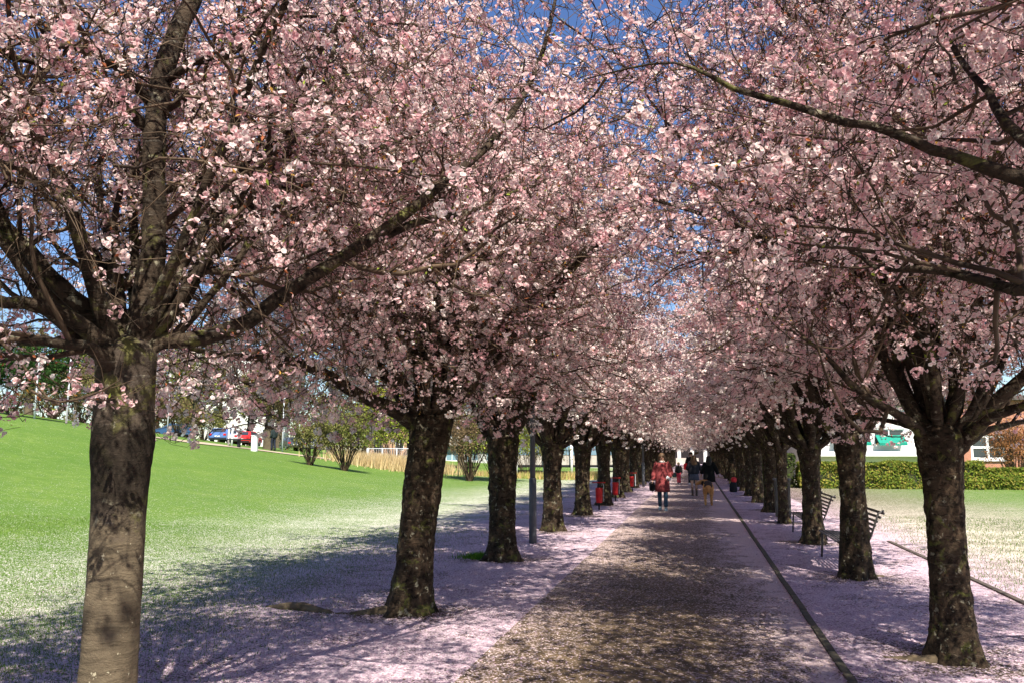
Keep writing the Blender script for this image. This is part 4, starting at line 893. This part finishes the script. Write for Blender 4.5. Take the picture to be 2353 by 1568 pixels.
car(516, 1013, 80, (.10, .19, .42), 'blue car, the leftmost of the parked cars'); car(541, 1012, 81, (.55, .57, .60), 'silver car between the blue and red ones'); car(568, 1012, 82, (.62, .03, .03), 'red car, the rightmost by the white building')
car(668, 1031, 92, (.06, .07, .10), 'dark car behind the lamp post by the lawn bushes', .5); car(702, 1031, 93, (.30, .32, .35), 'grey car behind the left lawn bush', .5); car(400, 1003, 84, (.04, .10, .22), 'dark blue car seen right of the nearest left trunk', 1.5)
# dry reeds
def blades(n, xf, yf, hgt_, cols, name, seed, w=.02, zf=gz, label=None, lean=.25):
    rng = np.random.default_rng(seed); x, y = xf(rng, n), yf(rng, n); z = ground_z(x, y) if zf is gz else np.full(n, zf)
    h = hgt_*rng.uniform(.5, 1.2, n); a = rng.uniform(0, PI, n); lx, ly = rng.normal(0, lean, n)*h, rng.normal(0, lean, n)*h
    V = np.stack([np.stack([x-np.cos(a)*w, y-np.sin(a)*w, z-.01], 1), np.stack([x+np.cos(a)*w, y+np.sin(a)*w, z-.01], 1), np.stack([x+lx, y+ly, z+h], 1)], 1).reshape(-1, 3)
    cc = np.array(cols)[rng.integers(0, len(cols), n)]*rng.uniform(.75, 1.2, (n, 1))
    o = np_mesh(name, V, [np.arange(3*n).reshape(-1, 3)], M_LEAF, None, col=np.repeat(cc, 3, axis=0)); o['kind'] = 'stuff'
    if label: o['label'] = label
    return o
qa = at(884, 1080, 55)
blades(7000, lambda r, n: r.normal(qa[0]+.3, 1.7, n), lambda r, n: r.normal(qa[1]+1.0, 1.2, n), .85, [(.60, .46, .24), (.70, .56, .32), (.48, .36, .18)], 'dry_reeds', 5, .03, label='dry straw-coloured reeds beside the pond')
blades(6000, lambda r, n: r.uniform(-15, -6.5, n), lambda r, n: 57.0+r.normal(0, .8, n), .55, [(.60, .40, .20), (.55, .48, .20), (.35, .38, .10)], 'pond_reeds', 6, .03, label='low golden reeds along the pond bank behind the trunks')

# ------------------------------------------------------------------ avenue furniture
lp = empty('lamp_post', (-3.18, 16.2, 0), 0, 'grey lamp post rising into the blossom between two left-row trees', 'lamp post', 'grey lamp posts of the avenue')
MB().rod([(0, 0, -.2), (0, 0, 1.25), (0, 0, 1.27)], [.078, .074, .055], 16).rod([(0, 0, 1.27), (0, 0, 3.9)], [.055, .045], 16).build('pole', M_GREYMET, lp, smooth=True)
MB().box((0, -.079, .72), (.07, .012, .34)).build('access_door', M_GREYMET, lp)
MB().loft([(0, 0, 3.88, .06, .06), (0, 0, 3.95, .22, .22), (0, 0, 4.08, .26, .26), (0, 0, 4.16, .08, .08)], 16).build('lamp_head', M_GREYMET, lp, smooth=True)
for y, lab in ((44.5, 'second grey-blue lamp post farther down the left row'), (72, 'far grey-blue lamp post down the left row')):
    c = copy_tree(lp); c.location = (-2.75, y, 0); c['label'] = lab
M_RED = plain('red_paint', (.42, .012, .012), .4, var=.2); M_POSTD = plain('black_paint', (.012, .012, .014), .5)
def red_bin(x, y, label):
    r_ = empty('litter_bin', (x, y, 0), random.uniform(-.15, .15), label, 'litter bin', 'red litter bins on posts')
    MB().rod([(0, 0, -.1), (0, 0, .92)], .028, 10).build('post', M_POSTD, r_, smooth=True)
    MB().rod([(-.21, -.02, .84), (.21, -.02, .84)], .018, 8).build('crossbar', M_RED, r_, smooth=True)
    MB().loft([(0, -.14, .22, .085, .085), (0, -.14, .24, .100, .100), (0, -.14, .66, .115, .115), (0, -.14, .68, .122, .122), (0, -.14, .68, .10, .10), (0, -.14, .60, .095, .095)], 18).build('bucket', M_RED, r_, smooth=True)
    MB().box((.15, .02, .52), (.012, .10, .55)).build('side_plate', M_LGREY, r_); MB().rod([(0, 0, .92), (0, 0, 1.0)], .012, 6).build('finial', M_POSTD, r_)
red_bin(-3.02, 26.2, 'red litter bin on a post, the nearer one between left-row trees'); red_bin(-2.98, 31.2, 'red litter bin on a post, the second and darker one down the left row'); red_bin(-2.95, 39.2, 'small red litter bin on a post, farthest down the left row')
M_BENCH = plain('bench_metal', (.075, .07, .068), .5, metal=.4, var=.25)
def bench(x, y, label):
    r_ = empty('bench', (x, y, 0), 0, label, 'bench', 'slatted metal benches by the right row'); L_ = 1.9; sl = None
    def put(nm, px, pz, tilt, wd=.038):
        nonlocal sl
        if sl is None: sl = MB().box((0, L_/2, 0), (wd, L_, .014)).build(nm, M_BENCH, r_); o_ = sl
        else: o_ = bpy.data.objects.new(nm, sl.data); COL.objects.link(o_); o_.parent = r_
        o_.location = (px, 0, pz); o_.rotation_euler = (0, tilt, 0)
    for k in range(8): put('slat', .02+k*.056, .44-.0012*(k-2)**2, .03)
    for k in range(7): put('slat', .47+k*.030+(.02*max(0, k-4)), .50+k*.060, -1.2)
    for yy in (.06, L_-.06):
        MB().rod([(.02, yy, .425), (.44, yy, .40), (.50, yy, .52), (.62, yy, .86), (.70, yy, .90)], .016, 8).rod([(.06, yy, .41), (.03, yy, 0)], .018, 8).rod([(.42, yy, .40), (.50, yy, 0)], .018, 8).build('side_frame', M_BENCH, r_, smooth=True)
bench(2.02, 13.35, 'slatted metal bench facing the path behind the second right-row tree'); bench(2.05, 17.95, 'slatted metal bench facing the path behind the third right-row tree')
lb2 = empty('litter_box', (2.33, 24.4, 0), 0, 'grey box-shaped litter bin behind the slender right-row tree', 'litter bin')
MB().box((0, 0, .5), (.40, .36, 1.0)).build('housing', plain('weathered_grey', (.085, .08, .07), .8), lb2, bevel=.02); MB().box((0, 0, 1.03), (.46, .42, .05)).build('hood', M_GREYMET, lb2); MB().box((0, -.185, .80), (.26, .012, .14)).build('opening', M_POSTD, lb2)
bp = empty('backpack', (1.62, 39.2, 0), .3, 'red and black backpack standing by a right-row trunk', 'backpack')
MB().loft([(0, 0, .0, .14, .10), (0, 0, .05, .18, .13), (0, 0, .36, .17, .12), (0, 0, .44, .13, .10), (0, 0, .47, .05, .04)], 16).build('main_bag', plain('black_cloth', (.014, .013, .014), .9), bp, smooth=True)
MB().loft([(.03, 0, .44, .10, .09), (.03, 0, .52, .14, .11), (.04, 0, .64, .12, .09), (.04, 0, .68, .04, .04)], 14).build('rolled_top', plain('red_cloth', (.5, .03, .035), .85), bp, smooth=True)
# stake and thin young tree at the left edge
q = at(-2, 1110, 9.0)

# ------------------------------------------------------------------ people
M_SKIN = plain('skin', (.52, .31, .22), .55, var=.06, bump=0); M_HAIR_B = plain('brown_hair', (.11, .065, .035), .6, var=.35, scale=30); M_HAIR_K = plain('black_hair', (.012, .009, .008), .5, var=.3, scale=30); M_HAIR_Y = plain('blond_hair', (.55, .42, .22), .6, var=.25, scale=30)
def cloth(name, c, rough=.9, var=.15): return plain(name, c, rough, var=var, scale=14, bump=.4, spec=.15)
def make_person(loc, H, rz, label, o_):
    """o_: dict of outfit and pose. Local +y is where the person faces."""
    s = H/1.70; r_ = empty('person', loc, rz, label, 'person'); st = o_.get('stride', .16); S_ = lambda p: (p[0]*s, p[1]*s, p[2]*s)
    V = []; E = []; R_ = []
    def chain(pts, rad, start=None):
        prev = start
        for p_, q_ in zip(pts, rad):
            V.append(S_(p_)); R_.append(q_*s); i = len(V)-1
            if prev is not None: E.append((prev, i))
            prev = i
        return prev
    chain([(0, 0, .93)], [.125]); chain([(0, 0, 1.08), (0, .0, 1.24), (0, -.005, 1.37), (0, -.005, 1.45), (0, .01, 1.51), (0, .012, 1.565), (0, .012, 1.63), (0, .005, 1.675)], [.112, .125, .10, .055, .052, .080, .088, .055], 0); chest = 3
    arms = []
    for sx, (el, wr) in ((-1, o_.get('arm_l', ((-.24, -.06, 1.12), (-.25, .06, .90)))), (1, o_.get('arm_r', ((.24, -.06, 1.12), (.25, .06, .90))))):
        sh = (sx*.165, -.005, 1.375)
        e = chain([sh, el, wr], [.052, .038, .026], chest); arms.append((sh, el, wr))
        d = np.array(wr)-np.array(el); d = d/np.linalg.norm(d); side = np.cross(d, [0, 1, 0.2]); side /= np.linalg.norm(side)
        palm = np.array(wr)+d*.055; e = chain([palm], [.026], e)
        for k, (off, ln) in enumerate(((-.026, .052), (-.009, .062), (.009, .058), (.025, .045))):
            b = palm+side*off+d*.030; c1 = b+d*ln*.5; c2 = b+d*ln+np.array([0, .012, 0]); chain([b, c1, c2], [.0085, .0080, .0068], e)
        b = palm+np.array([0, .030, 0]); chain([b, b+d*.035+np.array([0, .012, 0])], [.010, .008], e)
    legs = []
    for sx, f in ((-1, st), (1, -st)):
        hip = (sx*.088, 0, .90); kn = (sx*.092, f*.55+.02, .49); an = (sx*.090, f-.02, .085+max(0, -f)*.22)
        e = chain([hip, kn, an], [.088, .056, .036], 0); chain([(sx*.095, f+.09, .045+max(0, -f)*.05)], [.030], e); legs.append((hip, kn, an))
    body = skin_mesh('body', V, E, R_, M_SKIN, r_)
    # face: nose, brows and mouth set on the head
    hd_ = Vector(S_((0, .012, 1.60)))
    MB().loft([(0, .098*s, hd_.z-.030*s, .016*s, .016*s), (0, .100*s, hd_.z-.012*s, .014*s, .014*s), (0, .090*s, hd_.z+.022*s, .008*s, .008*s)], 8).build('nose', M_SKIN, r_, smooth=True)
    for sx in (-1, 1):
        MB().loft([(sx*.032*s, .088*s, hd_.z+.008*s, .004*s, .003*s), (sx*.032*s, .092*s, hd_.z+.014*s, .013*s, .006*s), (sx*.032*s, .088*s, hd_.z+.022*s, .004*s, .003*s)], 8).build('eye', M_POSTD, r_, smooth=True)
        MB().loft([(sx*.088*s, .0, hd_.z-.03*s, .006*s, .012*s), (sx*.094*s, .0, hd_.z, .010*s, .022*s), (sx*.090*s, .0, hd_.z+.03*s, .006*s, .014*s)], 8).build('ear', M_SKIN, r_, smooth=True)
    MB().box((0, .090*s, hd_.z-.052*s), (.042*s, .012*s, .009*s)).build('mouth', plain('lips', (.35, .12, .10), .5, bump=0), r_)
    # hair
    L = o_.get('hair_len', .12); hw = o_.get('hair_w', .10); rings = []
    for k in range(9):
        a = k/8*PI/2; rings.append((0, -.006*s, (1.60+.112*math.sin(PI/2-a))*s, (.106*math.sin(a)+.004)*s, (.116*math.sin(a)+.004)*s))
    n_ = 8
    for k in range(1, n_+1):
        t = k/n_; rings.append((0, (-.006-.050*min(1, t*1.8))*s, (1.60-L*t)*s, (.106+(hw-.106)*math.sin(min(1, t*1.3)*PI/2)-(.03*max(0, t-.75)*4))*s, (.116-.045*min(1, t*1.5)-(.02*max(0, t-.75)*4))*s))
    hb = MB().loft(rings, 22); hb.V[0] = hb.V[0]+RNG.normal(0, .0035*s, hb.V[0].shape); hb.build('hair', o_['hair'], r_, smooth=True)
    # trousers or bare legs
    if o_.get('trousers'):
        m = MB(); m.loft([(0, 0, 1.02*s, .135*s, .10*s), (0, 0, .93*s, .155*s, .12*s), (0, 0, .84*s, .165*s, .115*s)], 18)
        cut = o_.get('trouser_cut', 1.0); tw_ = o_.get('trouser_w', 1.0)
        for (hip, kn, an) in legs:
            an2 = np.array(kn)+(np.array(an)-np.array(kn))*cut
            Q, W = resample([S_(hip), S_(kn), S_(an2)], [.095*s*tw_, .070*s*tw_, .060*s*tw_], 9); m.rod(Q, W, 14)
        m.build('trousers', o_['trousers'], r_, smooth=True)
    for (hip, kn, an) in legs:
        x_, y_, z_ = S_(an); z0 = z_-.085*s
        MB().loft([(x_, y_+.055*s, z0, .046*s, .13*s), (x_, y_+.055*s, z0+.03*s, .050*s, .135*s), (x_, y_+.035*s, z0+.065*s, .046*s, .105*s), (x_, y_-.01*s, z0+.10*s, .042*s, .052*s), (x_, y_-.012*s, z0+o_.get('shoe_h', .13)*s, .044*s, .048*s)], 16).build('shoe', o_['shoes'], r_, smooth=True)
    # coat with sleeves
    c = o_['coat']; hem = c['hem']; fl = c.get('flare', .20); ww_ = c.get('w', 1.0)
    rings = [(0, -.0, 1.475*s, .060*s, .060*s), (0, -.0, 1.44*s, .085*s*ww_, .072*s), (0, 0, 1.405*s, .165*s*ww_, .095*s), (0, 0, 1.36*s, .195*s*ww_, .115*s), (0, 0, 1.22*s, .190*s*ww_, .135*s)]
    zz = 1.22; k = 5
    for i in range(1, k+1):
        t = i/k; z = zz+(hem-zz)*t; rings.append((0, 0, z*s, (.190*ww_+(fl-.190*ww_)*t)*s, (.135+(fl*.72-.135)*t)*s))
    m = MB().loft(rings, 26); vv = m.V[0]; fold = 1+.035*np.sin(np.arctan2(vv[:, 1], vv[:, 0])*7+vv[:, 2]*3)*np.clip((1.3*s-vv[:, 2])/s, 0, 1); m.V[0] = vv*np.stack([fold, fold, np.ones_like(fold)], 1)
    for (sh, el, wr) in arms:
        Q, W = resample([S_(np.array(sh)*[.72, 1, .995]), S_(sh), S_(el), S_(np.array(el)+(np.array(wr)-np.array(el))*.92)], [.060*s, .078*s, .072*s*c.get('sleeve', 1), .066*s*c.get('sleeve', 1)], 14); m.rod(Q, W, 14)
    g_ = m.build('coat', c['mat'], r_, smooth=True)
    if c.get('collar'): MB().loft([(0, .01*s, 1.425*s, .10*s, .085*s), (0, .01*s, 1.475*s, .072*s, .070*s), (0, .01*s, 1.478*s, .062*s, .060*s)], 16).build('collar', c['collar'], r_, smooth=True)
    if c.get('placket'): MB().box((0, (.155)*s, (hem+.36)*s), (.012*s, .012*s, .62*s)).build('coat_opening', M_POSTD, r_)
    if o_.get('skirt'):
        MB().loft([(0, 0, 1.0*s, .15*s, .11*s), (0, 0, .85*s, .185*s, .14*s), (0, 0, o_['skirt'][1]*s, .215*s, .165*s)], 22).build('skirt', o_['skirt'][0], r_, smooth=True)
    return r_
M_COAT = cloth('dusty_red_wool', (.235, .050, .052), var=.3)
W = make_person((-1.03, 25.93, .012), 1.74, PI, 'woman in a long dusty red coat, jeans and grey trainers walking towards the viewer', dict(
    stride=.10, hair=M_HAIR_B, hair_len=.15, hair_w=.125, trousers=cloth('denim', (.035, .065, .10), var=.4), trouser_cut=.9, trouser_w=.92, shoes=cloth('grey_blue_trainer', (.22, .29, .33)),
    coat=dict(hem=.56, flare=.225, mat=M_COAT, w=1.02, sleeve=1.0, collar=cloth('pale_scarf', (.55, .50, .47))),
    arm_r=((.245, -.03, 1.12), (.285, .06, .88)), arm_l=((-.26, -.07, 1.13), (-.185, .17, .98))))
for k in range(4):
    MB().loft([(0, .0, 0, .001, .001), (0, 0, .002, .014, .014), (0, 0, .006, .012, .012)], 10).build('button', M_POSTD, W).location = (.0, .150, 1.25-k*.15)
for k, sx in enumerate((-1, 1)): MB().box((sx*.13, .150, .93), (.11, .012, .02)).build('pocket', M_COAT, W)
bag = empty('handbag', (-1.03-.31, 25.86, 0), 0, 'small black bag with a looped strap held by the woman in red', 'handbag'); MBK = cloth('black_fabric', (.010, .010, .011))
MB().loft([(0, 0, .60, .05, .04), (0, 0, .64, .085, .055), (0, 0, .80, .095, .06), (0, 0, .88, .06, .045)], 14).build('pouch', MBK, bag, smooth=True)
MB().rod([(0, 0, .86), (-.07, 0, .90), (-.11, 0, .86), (-.04, 0, .80)], .009, 6).rod([(0, 0, .62), (-.025, 0, .52), (0, 0, .42), (.025, 0, .50), (.0, 0, .62)], .009, 6).build('strap', MBK, bag, smooth=True)
ph = MB().box((0, 0, 0), (.15, .02, .085)).build('paper', plain('white_paper', (.72, .74, .76), .6), None, bevel=.004); ph.location = (-1.03+.20, 25.70, 1.0); ph.rotation_euler = (0, .55, .1)
tag(ph, 'folded white paper in the hand of the woman in red', 'paper')
make_person((-.10, 35.06, .012), 1.66, .06, 'woman with long brown hair in a dark jacket over a grey skirt walking away', dict(
    stride=-.14, hair=M_HAIR_B, hair_len=.40, hair_w=.155, shoes=cloth('brown_boot', (.10, .07, .055)), shoe_h=.24, coat=dict(hem=.93, flare=.225, mat=cloth('charcoal_jacket', (.022, .024, .032)), w=1.12),
    skirt=(cloth('blue_grey_skirt', (.075, .085, .12)), .66), trousers=cloth('tan_tights', (.22, .12, .07)), trouser_w=.74, arm_r=((.25, .08, 1.14), (.20, .24, 1.12)), arm_l=((-.27, .05, 1.14), (-.20, .22, 1.15))))
make_person((.52, 36.4, .012), 1.62, -.04, 'woman with long black hair in a wide black coat walking away behind the dog', dict(
    stride=.12, hair=M_HAIR_K, hair_len=.42, hair_w=.15, shoes=cloth('black_boot', (.03, .025, .022)), trousers=cloth('nude_tights', (.38, .25, .18)), trouser_w=.70,
    coat=dict(hem=.56, flare=.275, mat=cloth('black_wool', (.008, .008, .009)), w=1.22, sleeve=1.25), arm_r=((.31, -.02, 1.12), (.38, .04, .90)), arm_l=((-.29, -.02, 1.12), (-.33, .06, .92))))
make_person((-1.0, 48.6, .012), 1.22, PI-.2, 'blond child in a black jacket and coral pink trousers', dict(
    stride=.06, hair=M_HAIR_Y, hair_len=.10, trousers=cloth('coral_trousers', (.66, .07, .11)), trouser_w=1.15, shoes=cloth('pale_shoes', (.6, .45, .42)), coat=dict(hem=.86, flare=.19, mat=cloth('black_jacket', (.02, .02, .02)), w=1.05)))
cb = MB().loft([(0, 0, .40, .09, .05), (0, 0, .44, .13, .07), (0, 0, .62, .12, .065), (0, 0, .66, .05, .03)], 12).build('school_bag', cloth('teal_cloth', (.03, .08, .075)), None, smooth=True); cb.location = (-1.24, 48.5, 0)
tag(cb, 'dark teal bag at the side of the blond child', 'bag')
make_person((-.28, 46.9, .012), 1.80, PI+.1, 'tall person in black with a red bag, half hidden behind the brown-haired woman', dict(
    stride=.14, hair=M_HAIR_K, hair_len=.09, hair_w=.10, trousers=cloth('dark_trousers', (.02, .022, .028)), shoes=cloth('white_trainers', (.7, .7, .7)), coat=dict(hem=.90, flare=.20, mat=cloth('black_top', (.012, .012, .013)), w=1.15)))
rb = MB().loft([(0, 0, .0, .10, .06), (0, 0, .04, .14, .08), (0, 0, .30, .13, .08), (0, 0, .34, .07, .05)], 12).build('shoulder_bag', cloth('red_canvas', (.55, .02, .03)), None, smooth=True); rb.location = (-.55, 46.75, .86)
tag(rb, 'red shoulder bag carried by the tall person in black', 'bag')
q = at(627, 1040, 60)
make_person((q[0], q[1], gz(q[0], q[1])), 1.75, 1.2, 'tiny distant person in dark clothes by the pale thick tree', dict(stride=.08, hair=M_HAIR_K, hair_len=.08, trousers=cloth('navy_trousers', (.02, .025, .04)), shoes=M_POSTD, coat=dict(hem=.9, flare=.2, mat=cloth('dark_coat', (.02, .03, .03)), w=1.1)))
# the dog: walking away, head turned to the left and lowered
M_TAN = plain('tan_fur', (.50, .25, .09), .95, var=.3, scale=14, bump=.8); M_BLK = plain('black_fur', (.03, .022, .018), .95, var=.4, scale=14, bump=.8)
dg_ = empty('dog', (.37, 28.8, .012), 0, 'tan and black shaggy dog walking away with its head turned left', 'dog')
V = [(0, 0, .56), (0, .25, .57), (0, .52, .55), (0, .68, .60), (-.07, .78, .64), (-.17, .80, .66), (-.27, .76, .62), (-.36, .72, .58), (0, -.12, .54), (0, -.20, .46), (0.02, -.24, .36)]
E_ = [(0, 1), (1, 2), (2, 3), (3, 4), (4, 5), (5, 6), (6, 7), (0, 8), (8, 9), (9, 10)]; R_ = [.135, .145, .165, .12, .085, .085, .055, .036, .05, .032, .02]
for sx in (-1, 1):
    b = len(V); V += [(sx*.085, -.03, .47), (sx*.095, .06, .33), (sx*.09, -.10, .20), (sx*.09, -.05+.05*sx, .03), (sx*.09, .01+.05*sx, .025)]; E_ += [(0, b), (b, b+1), (b+1, b+2), (b+2, b+3), (b+3, b+4)]; R_ += [.095, .065, .036, .034, .034]
    b = len(V); V += [(sx*.085, .56, .42), (sx*.09, .52, .27), (sx*.09, .56+.06*sx, .13), (sx*.09, .56+.06*sx, .03), (sx*.09, .61+.06*sx, .025)]; E_ += [(2, b), (b, b+1), (b+1, b+2), (b+2, b+3), (b+3, b+4)]; R_ += [.075, .050, .036, .034, .034]
o = skin_mesh('body', [(a*1.12, b*1.05, c*1.16) for a, b, c in V], E_, [x*1.12 for x in R_], [M_TAN, M_BLK], dg_)
for pl in o.data.polygons:
    c = pl.center
    if c.z > .56+.03*math.sin(c.x*40)+.02*math.sin(c.y*31) and abs(c.x) < .13 and c.y > -.12 and c.y < .62: pl.material_index = 1
for sx, yy in ((-1, .70), (1, .98)):
    MB().loft([(-.17, yy, .79, .035, .03), (-.185, yy, .72, .045, .018), (-.19, yy-.01, .64, .02, .01)], 10).build('ear', M_BLK, dg_, smooth=True)
MB().loft([(-.425, .752, .655, .012, .014), (-.435, .752, .672, .020, .022), (-.428, .752, .690, .010, .012)], 10).build('nose', M_POSTD, dg_, smooth=True)

# ------------------------------------------------------------------ fallen petals, grass, clods near the viewer
def ground_scatter(n, rmin, rmax, az0, az1, rng, power=1.0):
    r = rmin*(rmax/rmin)**(rng.random(n)**power); a = rng.uniform(az0, az1, n); return -np.sin(a)*r, np.cos(a)*r
rng = np.random.default_rng(99)
x, y = ground_scatter(200000, 3.6, 17, math.radians(-22), math.radians(47), rng)
pn = np.sin(x*3.1+np.sin(y*2.3)*1.5)*.5+np.sin(y*4.3+x*1.7)*.5
d = np.where(x < PATH_L, np.interp(x, [-13, -9.5, -7, -4.8, -1.9], [.02, .25, .7, .9, .95]), np.where(x < PATH_R, .09+.40*np.clip(np.abs(x+.4)-.5, 0, 1)**1.2, np.interp(x, [1.08, 4, 8, 12], [.9, .8, .5, .15])))
ok = rng.random(len(x)) < d*(.45+.4*pn); x, y = x[ok], y[ok]; n = len(x)
z = np.where((x > PATH_L) & (x < PATH_R), .020, ground_z(x, y)+.006)
V, FF = scatter_template(np.stack([x, y, z+rng.uniform(0, .006, n)], 1), np.stack([rng.normal(0, .35, n), rng.normal(0, .35, n), np.ones(n)], 1), rng.uniform(.0065, .012, n), np.array([(-.9, 0, .1), (0, -.75, 0), (1.1, 0, .15), (0, .75, 0)]), np.array([[0, 1, 2, 3]]), rng)
cc = np.array([(.52, .38, .46), (.66, .52, .58), (.44, .31, .39), (.76, .66, .68)])[rng.integers(0, 4, n)]*rng.uniform(.85, 1.08, (n, 1))
fp = np_mesh('fallen_petals', V, [FF], M_LEAF, None, col=np.repeat(np.clip(cc, 0, .93), 4, axis=0)); fp['kind'] = 'stuff'; fp['label'] = 'pink petals strewn over the verge and path'
GREENS = [(.08, .17, .02), (.12, .22, .03), (.05, .11, .015), (.16, .24, .04)]
xg, yg = ground_scatter(210000, 4.2, 20, math.radians(14), math.radians(47), rng)
ok = rng.random(len(xg)) < np.interp(xg, [-8, -6.5, -4.6, -3.4], [1, .8, .22, .0]); xg, yg = xg[ok], yg[ok]
blades(len(xg), lambda r, n: xg, lambda r, n: yg, .036, GREENS, 'lawn_grass', 7, .0035, label='short grass growing through the petals on the left', lean=.5)
q = on_level(1108, 1282)
blades(1400, lambda r, n: r.normal(q[0], .17, n), lambda r, n: r.normal(q[1]+.1, .10, n), .10, [(.10, .25, .03), (.16, .32, .04), (.06, .15, .02)], 'grass_tuft', 8, .007, label='green grass tuft at the foot of the third left tree', lean=.5)
xr, yr = ground_scatter(60000, 8, 26, math.radians(-24), math.radians(-5), rng); ok = (xr > 3.8) & (rng.random(len(xr)) < np.interp(xr, [3.8, 8], [.3, 1])); xr, yr = xr[ok], yr[ok]
blades(len(xr), lambda r, n: xr, lambda r, n: yr, .05, GREENS, 'verge_grass', 9, .005, label='thin grass on the right lawn', lean=.5)
